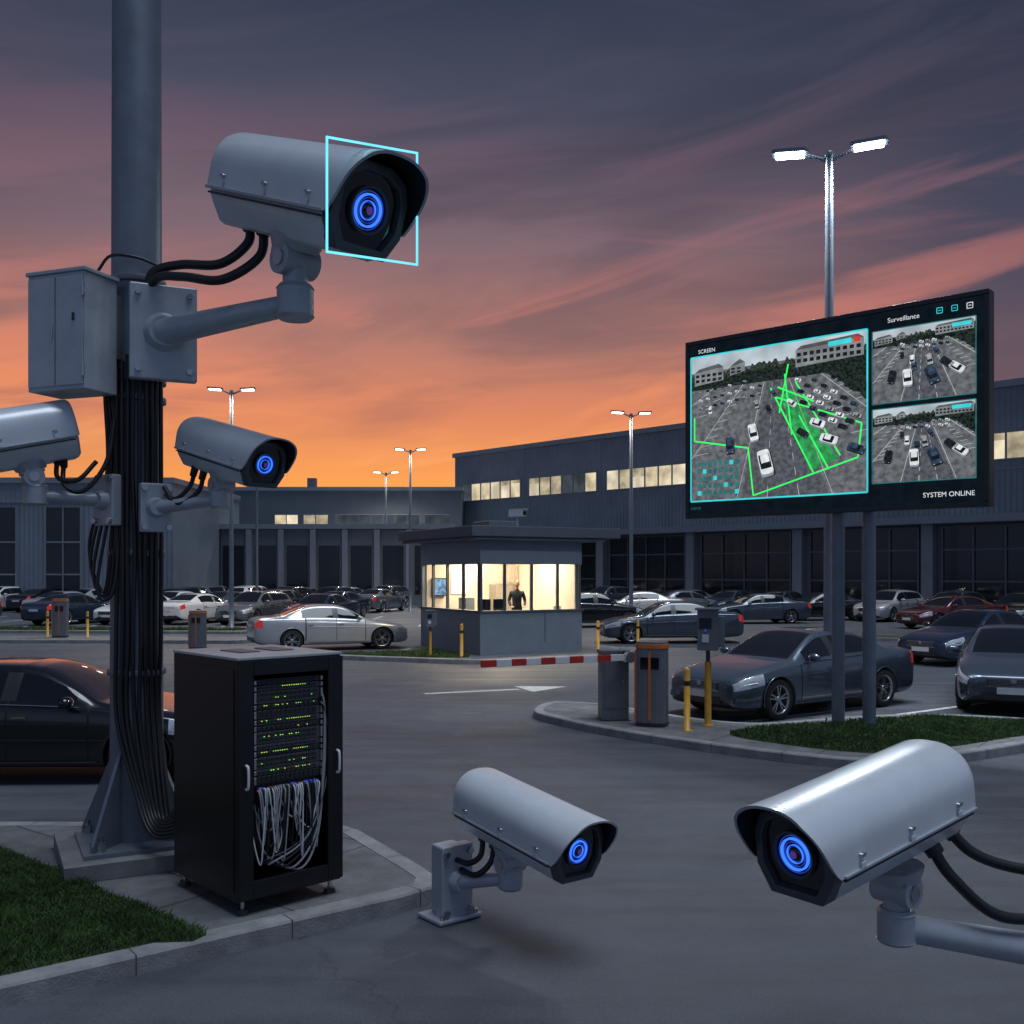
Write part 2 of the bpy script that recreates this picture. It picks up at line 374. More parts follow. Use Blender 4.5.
rm=MB()
def line(p,q,wd,z=.004,o=rm,mat=PAINTW):
    p=V(p);q=V(q);d=(q-p).normalized();n=V((-d.y,d.x))*wd/2
    o.add([(p.x-n.x,p.y-n.y,z),(q.x-n.x,q.y-n.y,z),(q.x+n.x,q.y+n.y,z),(p.x+n.x,p.y+n.y,z)],[(0,1,2,3)],mat)
line((-1.72,19.7),(.15,20.46),.16)
rm.add([(.05,21.0,.004),(.42,20.0,.004),(1.15,20.95,.004)],[(0,1,2)],PAINTW)
hd=V((-.82,-.57)); 
for k in range(-1,5):
    b=V((5.9,16.4))+V((1.75,-.0))*k*1.9+V((0,1.2))*k
    line(b,b-hd*5,.12)
line((-26,50),(-5,50),.12)
for r_ in (46.5,60.5,78.5):
    for k in range(14): line((-33+2.9*k-(r_-46)*.25,r_-2.4),(-33+2.9*k-(r_-46)*.25,r_+7.6),.12)
rm.obj('road_marking')

# ------------------------------------------------------------------ CCTV cameras
def cctv(name,rear,front,hs,mount,armend,platec,platen,plate=(.3,.45),cables=(),arm_r=.07,up=V((0,0,1))):
    rear=V(rear);front=V(front);mount=V(mount);armend=V(armend);platec=V(platec);platen=V(platen).normalized()
    root=empty(name,Matrix.Translation((rear+front)/2)); inv=Matrix.Translation(-(rear+front)/2)
    x=(front-rear);L=x.length;x.normalize();y=up.cross(x).normalized();z=x.cross(y)
    T=Matrix(((x.x*L,y.x*hs,z.x*hs,0),(x.y*L,y.y*hs,z.y*hs,0),(x.z*L,y.z*hs,z.z*hs,0),(0,0,0,1)))
    R=.45; n=28
    def prof(k,r=R,off=0):
        t=k/n
        if t<.14: u=t/.14; return (r, -.16+.22*u+0*off)
        if t>.86: u=(1-t)/.14; return (-r,-.16+.22*u)
        a=math.pi*(t-.14)/.72
        ca,sa=math.cos(a),math.sin(a)
        return (r*math.copysign(abs(ca)**.82,ca), .06+(r*.88)*abs(sa)**.92)
    xs=[-.5,-.497,-.485,-.46,-.3,0,.3,.47]; sc=[.86,.93,.975,1,1,1,1,1]
    b=MB()
    def grid(r,rows,tail,mat,flip):
        vs=[];fs=[]
        for xx,s_ in rows:
            for k in range(n+1):
                yy,z_=prof(k,r); vs.append((xx,yy*s_,.05+(z_-.05)*s_))
        for k in range(n+1):
            yy,z_=prof(k,r); vs.append((tail(z_),yy*1.02,z_*1.02 if z_>0 else z_))
        m_=n+1;rr=len(rows)+1
        for i in range(rr-1):
            for k in range(n):
                q=(i*m_+k,i*m_+k+1,(i+1)*m_+k+1,(i+1)*m_+k); fs.append(q[::-1] if flip else q)
        b.add(vs,fs,mat,True,T); return vs[-m_:]
    tail=lambda z_: .50+.14*max(0,min(1,(z_+.16)/.5))**.8
    e1=grid(R,list(zip(xs,sc)),tail,CAMW,False)
    e2=grid(R-.028,[(-.45,1),(.3,1)],tail,DARK,True)
    m_=n+1
    b.add(e1+e2,[(k,k+1,m_+k+1,m_+k) for k in range(n)],CAMG,False,T)
    rc=[(-.5,prof(k)[0]*.86,.05+(prof(k)[1]-.05)*.86) for k in range(n+1)]
    b.add(rc,[list(range(n+1))],CAMG,False,T)
    b.obj('hood',root)
    b=MB()
    half=[(.41,.02),(.41,-.20),(.37,-.27),(.25,-.44),(.20,-.46)]
    sec=half+[(-a,c) for a,c in half[::-1]]
    xs2=[-.49,-.47,.455]; ss=[.9,1,1]; vs=[];m_=len(sec)
    for xx,s_ in zip(xs2,ss):
        for a,c in sec: vs.append((xx,a*s_,c*s_))
    fs=[(i*m_+k,i*m_+(k+1)%m_,(i+1)*m_+(k+1)%m_,(i+1)*m_+k) for i in range(2) for k in range(m_)]
    fs+=[list(range(m_))[::-1],[2*m_+k for k in range(m_)]]
    b.add(vs,fs,CAMW,False,T)
    b.obj('lower_housing',root,bevel=.012)
    b=MB()
    for sg in (1,-1):
        b.box((0,sg*.458,-.155),(.95,.028,.03),CAMG,T)
        b.box((0,sg*.43,-.20),(.93,.03,.02),DARK,T)
        for xx in (-.34,.02,.36):
            b.box((xx,sg*.462,-.12),(.03,.022,.06),CAMW,T)
            b.cyl((xx,sg*.448,-.03),(xx,sg*.478,-.03),.020,.016,STEEL,T,12)
    b.obj('side_flange',root,bevel=.004)
    b=MB()
    def fsec(s1,x0):
        t=[]
        for a,c in [(.40,.10),(.33,.27),(.15,.36),(-.15,.36),(-.33,.27),(-.40,.10),(-.40,-.20),(-.27,-.43),(.27,-.43),(.40,-.20)]:
            t.append((x0,a*s1,-.03+(c+.03)*s1))
        return t
    m_=10; rings=[fsec(1,.44),fsec(1,.515),fsec(.80,.52),fsec(.78,.49)]; vs=sum(rings,[])
    fs=[(i*m_+k,(i+1)*m_+k,(i+1)*m_+(k+1)%m_,i*m_+(k+1)%m_) for i in range(3) for k in range(m_)]
    b.add(vs,fs,BEZ,False,T)
    b.add(fsec(.785,.492),[list(range(m_))[::-1]],BLACKG,False,T)
    b.obj('front_bezel',root,bevel=.006)
    b=MB()
    LT=T@Matrix.Translation((.493,0,-.04))@Matrix.Diagonal((hs/L,1,1,1))@Matrix.Rotation(rad(90),4,'Y')@Matrix.Scale(.88,4)
    def ring(r0,r1,h,mat): b.lathe([(r0,0),(r0,h),(r1,h),(r1,0)],mat,LT,40,False,False)
    ring(.235,.215,.05,BEZ); ring(.19,.184,.02,BLUE2); ring(.165,.146,.03,BLUE1); ring(.125,.120,.025,BLUE2); ring(.095,.090,.025,BLUE1)
    b.lathe([(.085,.0),(.08,.02),(.05,.04),(.0,.05)],BLACKG,LT,32,True,False)
    b.lathe([(.04,.044),(.035,.052),(.0,.058)],BLUE3,LT,24,True,False)
    b.lathe([(.215,.003),(.0,.006)],BLACKG,LT,32,False,False)
    b.obj('lens',root)
    b=MB(); I=inv
    m=mount; a=armend
    sc_=hs
    rr=.15*sc_
    top=m+z*0.06*sc_
    b.cyl(top,m-z*.05*sc_,.26*sc_,.22*sc_,BRKT,I,20)
    b.box((0,0,0),(.34*sc_,.30*sc_,.10*sc_),BRKT,I@Matrix.Translation(m-z*.06*sc_)@Matrix(((x.x,y.x,z.x,0),(x.y,y.y,z.y,0),(x.z,y.z,z.z,0),(0,0,0,1))))
    kn=m.lerp(V((a.x,a.y,m.z)),.5)-V((0,0,.16*sc_))
    b.cyl(kn-y*.19*sc_,kn+y*.19*sc_,rr,rr,BRKT,I,20)
    b.cyl(kn-y*.21*sc_,kn+y*.21*sc_,rr*.5,rr*.5,STEEL,I,12)
    b.cyl(m-z*.08*sc_,kn,.12*sc_,.12*sc_,BRKT,I,16)
    b.cyl(kn,a+V((0,0,.13*sc_)),rr*.8,rr*.8,BRKT,I,20)
    b.cyl(a+V((0,0,.15*sc_)),a+V((0,0,-.12*sc_)),rr*1.15,rr*1.15,BRKT,I,24)
    b.cyl(a+V((0,0,.18*sc_)),a+V((0,0,.14*sc_)),rr*1.0,rr*1.2,BRKT,I,24)
    b.cyl(a+V((0,0,-.12*sc_)),a+V((0,0,-.15*sc_)),rr*1.2,rr*1.0,BRKT,I,24)
    wall=platec+platen*.05
    b.cyl(wall,a,arm_r*1.25,arm_r*.9,BRKT,I,24)
    b.cyl(wall-platen*.02,wall+platen*.06,arm_r*1.9,arm_r*1.35,BRKT,I,24)
    b.obj('bracket_arm',root,bevel=.004)
    b=MB()
    px=V((0,0,1)).cross(platen).normalized(); pz=platen.cross(px)
    PT=I@Matrix.Translation(platec)@Matrix(((px.x,platen.x,pz.x,0),(px.y,platen.y,pz.y,0),(px.z,platen.z,pz.z,0),(0,0,0,1)))
    b.box((0,0,0),(plate[0],.09,plate[1]),BRKT,PT)
    for sx in (-1,1):
        for sz in (-1,1):
            b.cyl((sx*plate[0]*.38,.04,sz*plate[1]*.40),(sx*plate[0]*.38,.07,sz*plate[1]*.40),.028,.024,STEEL,PT,6,False)
    b.obj('wall_plate',root,bevel=.018)
    if cables:
        b=MB()
        for c in cables:
            b.tube(c[1:],c[0],CABLE,I)
            p0=V(c[1]); d=(V(c[2])-p0).normalized(); b.cyl(p0-d*.03,p0+d*.06,c[0]*1.7,c[0]*1.5,DARK,I,14)
        b.obj('cable',root)
    return root
PX,PY=-3.02,8.05
cctv('security_camera',(-2.04,7.70,5.40),(-.96,6.72,4.86),.76,(-1.56,7.22,4.76),(-1.56,7.2,4.33),(-2.72,7.80,4.26),(.42,-.9,0),(.5,.74),
     ((.035,(-1.97,7.50,5.02),(-1.96,7.42,4.84),(-2.16,7.4,4.68),(-2.5,7.55,4.72),(-2.78,7.75,4.72),(-2.88,7.85,4.55)),
      (.035,(-1.84,7.42,4.96),(-1.86,7.36,4.72),(-2.12,7.32,4.54),(-2.45,7.45,4.60),(-2.74,7.7,4.66),(-2.86,7.8,4.5))),.085)
cctv('security_camera',(-2.50,7.93,3.44),(-1.80,7.3,3.20),.43,(-2.2,7.62,3.13),(-2.22,7.6,2.95),(-2.78,7.80,2.90),(.5,-.87,0),(.24,.38),
     ((.018,(-2.46,7.76,3.2),(-2.48,7.7,3.06),(-2.6,7.7,2.96),(-2.7,7.76,3.06)),(.018,(-2.38,7.72,3.17),(-2.4,7.66,3.02),(-2.55,7.66,2.92),(-2.68,7.74,3.0))),.045)
cctv('security_camera',(-3.42,7.8,3.52),(-4.30,7.25,3.26),.50,(-3.66,7.6,3.2),(-3.62,7.6,2.98),(-3.16,7.82,2.96),(-.5,-.87,0),(.22,.40),
     ((.018,(-3.5,7.7,3.28),(-3.46,7.62,3.12),(-3.3,7.6,3.1),(-3.2,7.7,3.25)),(.018,(-3.46,7.72,3.26),(-3.4,7.6,3.06),(-3.25,7.6,3.02),(-3.12,7.7,3.25),(-3.1,7.8,3.6))),.045)
cctv('security_camera',(-.25,7.0,.83),(.41,6.15,.70),.47,(-.01,6.68,.54),(-.01,6.66,.36),(-.40,6.92,.27),(.62,-.78,0),(.26,.50),
     ((.020,(-.20,6.85,.62),(-.21,6.8,.48),(-.29,6.8,.42),(-.38,6.88,.42)),(.020,(-.12,6.8,.58),(-.14,6.74,.45),(-.24,6.74,.36),(-.35,6.86,.36))),.045)
cctv('security_camera',(2.10,4.98,1.35),(1.22,4.32,1.20),.50,(1.82,4.74,.98),(1.82,4.74,.72),(2.98,5.0,.46),(-1,-.15,0),(.3,.4),
     ((.028,(2.14,4.95,1.14),(2.30,4.92,1.0),(2.6,4.92,.93),(3.0,5.0,.95)),(.028,(2.00,4.8,1.10),(2.10,4.76,.94),(2.34,4.8,.75),(2.7,4.9,.72),(3.0,5.0,.78))),.07)
b=MB(); b.lathe([(.14,0),(.14,.03),(.09,.05),(.09,1.6),(.05,1.63)],POLE); b.obj('camera_post',mw=TR(3.12,5.02))
b=MB(); b.box((0,.05,.02),(.36,.28,.03),BRKT); b.box((0,.10,.27),(.18,.1,.47),BRKT)
for sx in (-.14,.14): b.cyl((sx,-.06,.03),(sx,-.06,.06),.02,.02,STEEL,n=6)
b.obj('bracket_pedestal',mw=TR(-.40,6.92,0,39),bevel=.012)

b=MB(); q=[V(p) for p in [(-1.138,6.15,5.075),(-.655,6.9,5.29),(-.655,6.9,4.52),(-1.138,6.15,4.37)]]
for i in range(4):
    b.cyl(q[i],q[(i+1)%4],.008,.008,CYAN,n=8); b.sphere(q[i],.0085,CYAN,n=8,m=6)
b.obj('neon_frame')

# ------------------------------------------------------------------ big pole
b=MB()
b.lathe([(.205,.26),(.20,2.5),(.178,9.6),(.15,9.7)],POLE,n=48)
b.box((0,0,.18),(1.15,1.15,.12),CONC,Matrix.Rotation(rad(28),4,'Z'))
b.box((0,0,.257),(.86,.86,.03),POLE,Matrix.Rotation(rad(28),4,'Z'))
for k in range(4):
    R=Matrix.Rotation(rad(28+45+90*k),4,'Z')
    b.add([(.18,-.015,.272),(.52,-.015,.272),(.52,-.015,.32),(.205,-.015,.98),(.18,.015,.272),(.52,.015,.272),(.52,.015,.32),(.205,.015,.98)],
          [(0,1,2,3),(7,6,5,4),(1,5,6,2),(2,6,7,3),(0,4,5,1)],POLE,False,R)
    R2=Matrix.Rotation(rad(28+90*k),4,'Z')
    for sy in (-.3,.3):
        b.cyl((.34,sy,.27),(.34,sy,.34),.035,.035,STEEL,R2,6,False); b.cyl((.34,sy,.34),(.34,sy,.38),.017,.017,STEEL,R2,8)
for zc in (4.72,3.93,3.78,2.55,1.6):
    b.lathe([(.212,zc-.025),(.225,zc-.02),(.225,zc+.02),(.212,zc+.025)],GREYB,n=40)
b.box((.2,-.16,3.93),(.12,.05,.04),STEEL)
for k in range(9):
    a=rad(-108+11*k); r=.235
    p=[(r*math.cos(a),r*math.sin(a),4.0+.05*k if k<5 else 3.95)]
    for z_ in (3.3,2.6,1.9,1.25): 
        aa=a+random.uniform(-.05,.05); p.append((r*math.cos(aa),r*math.sin(aa),z_))
    p+= [(.10+.04*k,-.33-.01*k,.75-.03*k),(.30+.02*k,-.50,.42+.02*k),(.62,-.62,.46+.035*k)]
    b.tube(p,.017,CABLE)
for k in range(4):
    a=rad(-150+12*k); r=.225
    b.tube([(r*math.cos(a),r*math.sin(a),4.55),(r*math.cos(a)-.02,r*math.sin(a),3.9),(r*math.cos(a),r*math.sin(a),3.2),(r*math.cos(a)-.12,r*math.sin(a)-.05,2.6-.1*k),(r*math.cos(a),r*math.sin(a)-.04,2.25),(r*math.cos(a)+.05,r*math.sin(a),2.9)],.013,CABLE)
b.tube([(-.25,-.15,4.78),(-.1,-.27,4.86),(.1,-.26,4.85),(.25,-.2,4.8)],.012,CABLE)
b.obj('utility_pole',mw=TR(PX,PY),bevel=.004)
b=MB()
b.box((0,0,0),(.54,.34,.88),BRKT)
b.box((0,0,.455),(.57,.37,.03),BRKT)
for sx in (-.135,.135): b.box((sx,-.176,0),(.255,.012,.82),BRKT)
b.box((-.02,-.187,.0),(.012,.015,.10),STEEL); b.box((.178,-.187,.1),(.02,.015,.06),DARK)
for zz_ in (-.3,.3): b.cyl((.265,-.18,zz_-.05),(.265,-.18,zz_+.05),.012,.012,STEEL,n=8)
b.box((.1,.22,.1),(.3,.10,.5),GREYB)
b.obj('junction_box',mw=TR(-3.38,7.70,4.21,-20),bevel=.008)

# ------------------------------------------------------------------ server rack
RK=M('rack_black_metal',(.014,.015,.018),.36,.3,var=.2,scale=6); RKT=M('rack_top',(.42,.43,.44),.5,var=.1)
SRV=M('server_face',(.10,.105,.115),.4,.4,var=.3,scale=30); SRV2=M('server_face_dark',(.04,.043,.048),.4,.4,var=.3,scale=30)
LEDG=EM('led_green',(.30,.85,.10),1.3,.4,40); LEDY=EM('led_yellow',(.75,.7,.12),1.1,.3,40)
CABG=M('patch_cable_grey',(.36,.37,.39),.5,var=.1)
root=empty('server_rack',TR(-1.81,6.6,.12,43))
b=MB(); Wd,Dp,Hh=.80,.97,1.60; z0=.09
def box2(x0,x1,y0,y1,za,zb,m): b.span(x0,x1,y0,y1,za,zb,m)
box2(0,.045,0,Dp,z0,z0+Hh,RK); box2(Wd-.045,Wd,0,Dp,z0,z0+Hh,RK)
box2(.047,Wd-.047,Dp-.03,Dp,z0,z0+Hh,RK); box2(.047,Wd-.047,.0,Dp-.032,z0,z0+.06,RK); box2(.047,Wd-.047,.0,Dp-.032,z0+Hh-.05,z0+Hh,RK)
box2(-.006,Wd+.006,-.006,Dp+.006,z0+Hh+.001,z0+Hh+.022,RKT)
for q_ in ((.28,.5),(.55,.5)): b.box((q_[0],q_[1],z0+Hh+.026),(.16,.3,.01),GREYB)
b.obj('cabinet',root,bevel=.005)
b=MB()
box2(.0,.10,-.03,-.002,z0+.02,z0+Hh-.005,RK); box2(Wd-.12,Wd,-.03,-.002,z0+.02,z0+Hh-.005,RK)
box2(.102,Wd-.122,-.03,-.002,z0+.02,z0+.13,RK); box2(.102,Wd-.122,-.03,-.002,z0+Hh-.10,z0+Hh-.005,RK)
box2(-.006,-.001,.05,Dp-.05,z0+.06,z0+Hh-.06,RK)
b.tube([(.045,-.03,1.0),(.045,-.06,.98),(.045,-.06,.86),(.045,-.03,.84)],.009,WHT)
b.tube([(Wd-.05,-.03,1.02),(Wd-.05,-.06,1.0),(Wd-.05,-.06,.88),(Wd-.05,-.03,.86)],.009,WHT)
b.obj('door_frame',root,bevel=.004)
b=MB()
zt=z0+Hh-.13; k=0
while zt>z0+.78:
    h=(.042,.042,.085,.042,.06,.042,.042,.085)[k%8]; fm=SRV if k%3 else SRV2
    box2(.12,Wd-.14,.02,.6,zt-h,zt-.005,fm)
    box2(.122,.14,.005,.019,zt-h+.004,zt-.009,STEEL); box2(Wd-.16,Wd-.142,.005,.019,zt-h+.004,zt-.009,STEEL)
    for j in range(13):
        xx=.165+j*.036
        if h<.05: b.box((xx,.016,zt-h/2-.002),(.026,.006,h*.45),DARK)
        else: b.box((xx,.016,zt-h*.3),(.03,.006,.022),DARK); b.box((xx,.016,zt-h*.68),(.03,.006,.022),DARK)
    if k%4!=0:
        dens=(0,.75,.3,.5)[k%4]
        for j in range(26):
            if random.random()<(dens if 6<j<22 else dens*.4): b.box((.165+j*.0175,.010,zt-h*.5+(.007 if k%2 else -.005)),(.009,.004,.005),random.choice((LEDG,LEDG,LEDY)))
    zt-=h; k+=1
for j in range(14):
    box2(.12+.04*j,.15+.04*j,.049,.06,zt-.04,zt-.008,DARK)
box2(.12,Wd-.14,.06,.1,zt-.06,zt-.002,SRV)
box2(.12,Wd-.14,.5,.52,z0+.1,zt-.1,SRV)
b.obj('server_unit',root,bevel=.0015,seg=1)
b=MB()
for j in range(32):
    xa=.16+.015*j; za=zt-.035; xb=xa+random.uniform(-.14,.14); xb=min(.62,max(.15,xb)); dz=random.uniform(.22,.52)
    b.tube([(xa,.045,za),(xa,.0,za-.03),((xa*.7+xb*.3),.005,za-dz*.7),((xa+xb)/2,.02,za-dz),(xb,.05,za-dz*.75),(xb+random.uniform(-.03,.03),.12,za-dz*.3)],.0055,random.choice((CABG,CABG,CABG,WHT,CABLE,CABLE)),n=6,sub=6)
    b.box((xa,.038,za),(.011,.03,.016),random.choice((RED,BLUE2,WHT,CABG)))
for j in range(6):
    b.tube([(Wd-.16,.0,1.45-.02*j),(Wd-.135,-.004,1.3),(Wd-.145+.01*j,.0,.9),(Wd-.18-.02*j,.01,.45),(.5-.06*j,.03,.22+.02*j),(.3,.08,.3)],.008,random.choice((CABG,CABLE)),n=8,sub=6)
b.obj('patch_cable',root)
b=MB()
for px_,py_ in ((.06,.05),(Wd-.06,.05),(.06,Dp-.06),(Wd-.06,Dp-.06)):
    b.cyl((px_,py_,0.0),(px_,py_,.03),.045,.035,DARK); b.cyl((px_,py_,.03),(px_,py_,z0),.014,.014,STEEL)
b.obj('levelling_foot',root)

# ------------------------------------------------------------------ cars
TYRE=M('tyre_rubber',(.014,.014,.015),.8,var=.2,scale=20); RIM=M('alloy_rim',(.42,.43,.45),.28,.9,var=.05)
GLASS=M('car_glass',(.008,.010,.014),.03,var=.1,coat=0.); HEADL=M('headlight_lens',(.62,.65,.70),.08,.3,var=.3,scale=18,coat=1.)
TAILL=M('taillight',(.45,.01,.01),.15,var=.1,coat=1.,emit=(.9,.03,.02),es=.25); SEAM=M('panel_gap',(.004,.004,.004),.8)
PLATE=M('number_plate',(.65,.66,.66),.4); CHROME=M('chrome',(.6,.6,.62),.12,1.)
def paint(n,c,metal=.5,r=.26): return M(n,c,r,metal,var=.04,scale=3,coat=1.)
def car_mesh(kind,pm,lit=False):
    if kind=='sedan':
        top=[(0,.62),(.04,.665),(.14,.715),(.30,.765),(.55,.825),(.92,.885),(1.25,.935),(1.38,.955),(1.5,1.03),(1.75,1.185),(2.0,1.315),(2.15,1.37),(2.33,1.40),(2.75,1.415),(3.05,1.40),(3.25,1.36),(3.45,1.29),(3.7,1.185),(3.92,1.09),(4.02,1.06),(4.35,1.045),(4.6,1.02),(4.72,.98),(4.79,.90),(4.82,.80)]
        sg=(1.62,3.42); ws=(1.38,2.12); rg=(3.25,3.93)
    else:
        top=[(0,.66),(.04,.72),(.14,.78),(.30,.83),(.55,.90),(.92,.96),(1.15,1.0),(1.25,1.02),(1.38,1.10),(1.62,1.27),(1.85,1.42),(2.0,1.49),(2.33,1.53),(2.75,1.54),(3.25,1.52),(3.7,1.48),(3.95,1.44),(4.1,1.40),(4.25,1.26),(4.38,1.12),(4.44,1.06),(4.48,.98),(4.50,.85)]
        sg=(1.50,3.95); ws=(1.25,1.98); rg=(4.1,4.39)
    Lc=top[-1][0]
    def itp(tab,x):
        for (a,b_),(c,d) in zip(tab,tab[1:]):
            if x<=c: return b_+(d-b_)*(x-a)/(c-a) if c>a else b_
        return tab[-1][1]
    suv=kind!='sedan'; dz=.07 if suv else 0
    belt=[(0,.58+dz*.5),(.04,.62+dz*.6),(.14,.67+dz*.7),(.3,.72+dz),(.55,.78+dz),(.92,.83+dz),(1.25,.87+dz),(1.5,.895+dz),(2.3,.93+dz),(3.3,.965+dz),(3.9,.99+dz),(Lc-.2,.985),(Lc-.1,.95),(Lc-.03,.86),(Lc,.77)]
    wm=[(0,.60),(.04,.71),(.14,.80),(.3,.86),(.55,.89),(.92,.905),(1.5,.91),(3.3,.91),(Lc-.5,.895),(Lc-.2,.86),(Lc-.1,.82),(Lc-.03,.74),(Lc,.66)]
    zb=[(0,.30),(.04,.24),(.14,.20),(.3,.185),(.9,.18),(Lc-.6,.19),(Lc-.2,.22),(Lc-.1,.26),(Lc-.03,.32),(Lc,.38)]
    c0=1.38 if not suv else 1.25
    wt=[(0,.44),(.04,.53),(.14,.60),(.3,.66),(.92,.72),(c0,.755),(c0+.4,.69),(ws[1],.60),(2.75,.585),(rg[0],.60),(rg[1],.70),(Lc-.2 if not suv else Lc-.1,.66),(Lc-.03,.56),(Lc,.5)]
    seams=[1.46,2.36,3.30]
    xs=sorted(set([x for x,_ in top]+[sg[0],sg[1]]+[s_-.006 for s_ in seams]+[s_+.006 for s_ in seams]+[2.31,2.41]))
    xs=[x for i,x in enumerate(xs) if i==0 or x-xs[i-1]>.004]
    fr=[.06,.45,.82,.94,.99,1.]
    rings=[]
    for x in xs:
        b0,w0,be,tp,wtop=itp(zb,x),itp(wm,x),itp(belt,x),itp(top,x),itp(wt,x)
        wb=w0-.045; h=be-b0; g_=tp-be
        P=[(0,b0),(w0*.80,b0),(w0*.955,b0+.025),(w0*.985,b0+.11),(w0,b0+h*.45),(w0-.004,b0+h*.70),(w0-.010,be-.075*min(1,h/.5)),(wb,be),
           (wb-.028,be+g_*fr[0]),((wb-.028)*.5+wtop*.5+.012,be+g_*fr[1]),(wtop,be+g_*fr[2]),(wtop-.055,be+g_*fr[3]),(wtop*.5,be+g_*fr[4]),(0,tp)]
        rings.append(P)
    nP=14; ring_n=2*nP-2
    mats=[pm,GLASS,DARK,HEADL,TAILL,SEAM]
    vs=[];fs=[];mi=[]
    for x,P in zip(xs,rings):
        X_=-(x-Lc/2)
        for y_,z_ in P: vs.append((X_,y_,z_))
        for y_,z_ in P[-2:0:-1]: vs.append((X_,-y_,z_))
    for i in range(len(xs)-1):
        xa,xb=xs[i],xs[i+1]; xm=(xa+xb)/2
        for k in range(ring_n):
            k2=(k+1)%ring_n
            fs.append((i*ring_n+k,i*ring_n+k2,(i+1)*ring_n+k2,(i+1)*ring_n+k))
            row=k if k<nP-1 else ring_n-1-k
            m_=0
            if row<=1: m_=2
            elif row in (8,9) and sg[0]-.001<=xa and xb<=sg[1]+.001: m_=1
            if row in (8,9) and 2.305<xm<2.415: m_=2
            if row in (11,12) and ((ws[0]-.001<=xa and xb<=ws[1]+.04) or (rg[0]-.001<=xa and xb<=rg[1]+.001)): m_=1
            if row in (5,6) and .03<xm<(.5): m_=3
            if row in (5,6) and xm>Lc-.34 and xm<Lc-.02: m_=4
            if any(abs(xm-s_)<.005 for s_ in seams) and 2<row<8: m_=5
            mi.append(m_)
    fs.append([k for k in range(ring_n)]); mi.append(0)
    e=(len(xs)-1)*ring_n; fs.append([e+k for k in range(ring_n)][::-1]); mi.append(0)
    me=bpy.data.meshes.new('car_body'); me.from_pydata(vs,[],fs)
    for m_ in mats: me.materials.append(m_)
    me.polygons.foreach_set('material_index',mi)
    bm=bmesh.new(); bm.from_mesh(me); bmesh.ops.recalc_face_normals(bm,faces=bm.faces); bm.to_mesh(me); bm.free()
    o=bpy.data.objects.new('tmp',me); COL.objects.link(o)
    s_=o.modifiers.new('s','SUBSURF'); s_.levels=2; s_.render_levels=2
    wx=[Lc/2-.92,Lc/2-.92-(2.8 if not suv else 2.62)]; R=.335 if not suv else .36
    cut=MB()
    for m_ in mats: cut.idx(m_)
    for x in wx:
        for s2 in (1,-1): cut.cyl((x,s2*.50,R),(x,s2*1.3,R),R+.05,R+.05,DARK,n=40)
    co_=cut.obj('cut')
    bm=bmesh.new(); bm.from_mesh(co_.data); bmesh.ops.remove_doubles(bm,verts=bm.verts,dist=1e-4); bmesh.ops.recalc_face_normals(bm,faces=bm.faces); bm.to_mesh(co_.data); bm.free()
    bo=o.modifiers.new('b','BOOLEAN'); bo.object=co_; bo.operation='DIFFERENCE'; bo.solver='EXACT'
    dg=bpy.context.evaluated_depsgraph_get(); body=bpy.data.meshes.new_from_object(o.evaluated_get(dg))
    bpy.data.objects.remove(o); bpy.data.objects.remove(co_)
    b=MB()
    for m_ in mats: b.idx(m_)
    b.v=[v_.co.copy() for v_ in body.vertices]
    for p in body.polygons:
        b.f.append(list(p.vertices)); b.mi.append(min(p.material_index,5)); b.sm.append(True)
    for x in wx:
        for s2 in (1,-1):
            W=Matrix.Translation((x,s2*.785,R))@Matrix.Rotation(rad(-90*s2),4,'X')
            b.lathe([(R-.11,-.11),(R-.03,-.115),(R-.005,-.09),(R,-.03),(R,.03),(R-.005,.09),(R-.03,.112),(R-.10,.105)],TYRE,W,36,True,False)
            b.lathe([(R-.10,.108),(R-.115,.104),(R-.125,.06),(R-.13,-.10)],RIM,W,36,True,False)
            b.lathe([(R-.125,.02),(.0,.025)],DARK,W,24,False,False)
            b.lathe([(.055,.03),(.055,.085),(.03,.095),(0,.097)],RIM,W,16,True,False)
            for k in range(10):
                S=W@Matrix.Rotation(rad(36*k+(8 if k%2 else -8)),4,'Z')
                b.add([(.035,-.014,.05),(.035,.014,.05),(R-.105,.010,.07),(R-.105,-.010,.07),(.035,-.014,.085),(.035,.014,.085),(R-.105,.010,.098),(R-.105,-.010,.098)],
                      [(0,1,5,4),(1,2,6,5),(2,3,7,6),(3,0,4,7),(4,5,6,7)],RIM,False,S)
            pts=[(x+(R+.048)*math.cos(a),s2*.898,R+(R+.048)*math.sin(a)) for a in [rad(-15+21*j) for j in range(11)]]
            b.tube(pts,.011,pm,n=6,sub=3)
    fx=Lc/2
    b.box((fx-.035,0,.555+dz*.6),(.07,.80,.13),DARK); 
    for k in range(5): b.box((fx+.002,0,.508+dz*.6+.024*k),(.012,.76,.006),CHROME)
    b.box((fx-.03,0,.49+dz*.6),(.075,.84,.012),CHROME); b.box((fx-.036,0,.627+dz*.6),(.072,.84,.012),CHROME)
    b.box((fx-.045,0,.34),(.085,.90,.12),DARK)
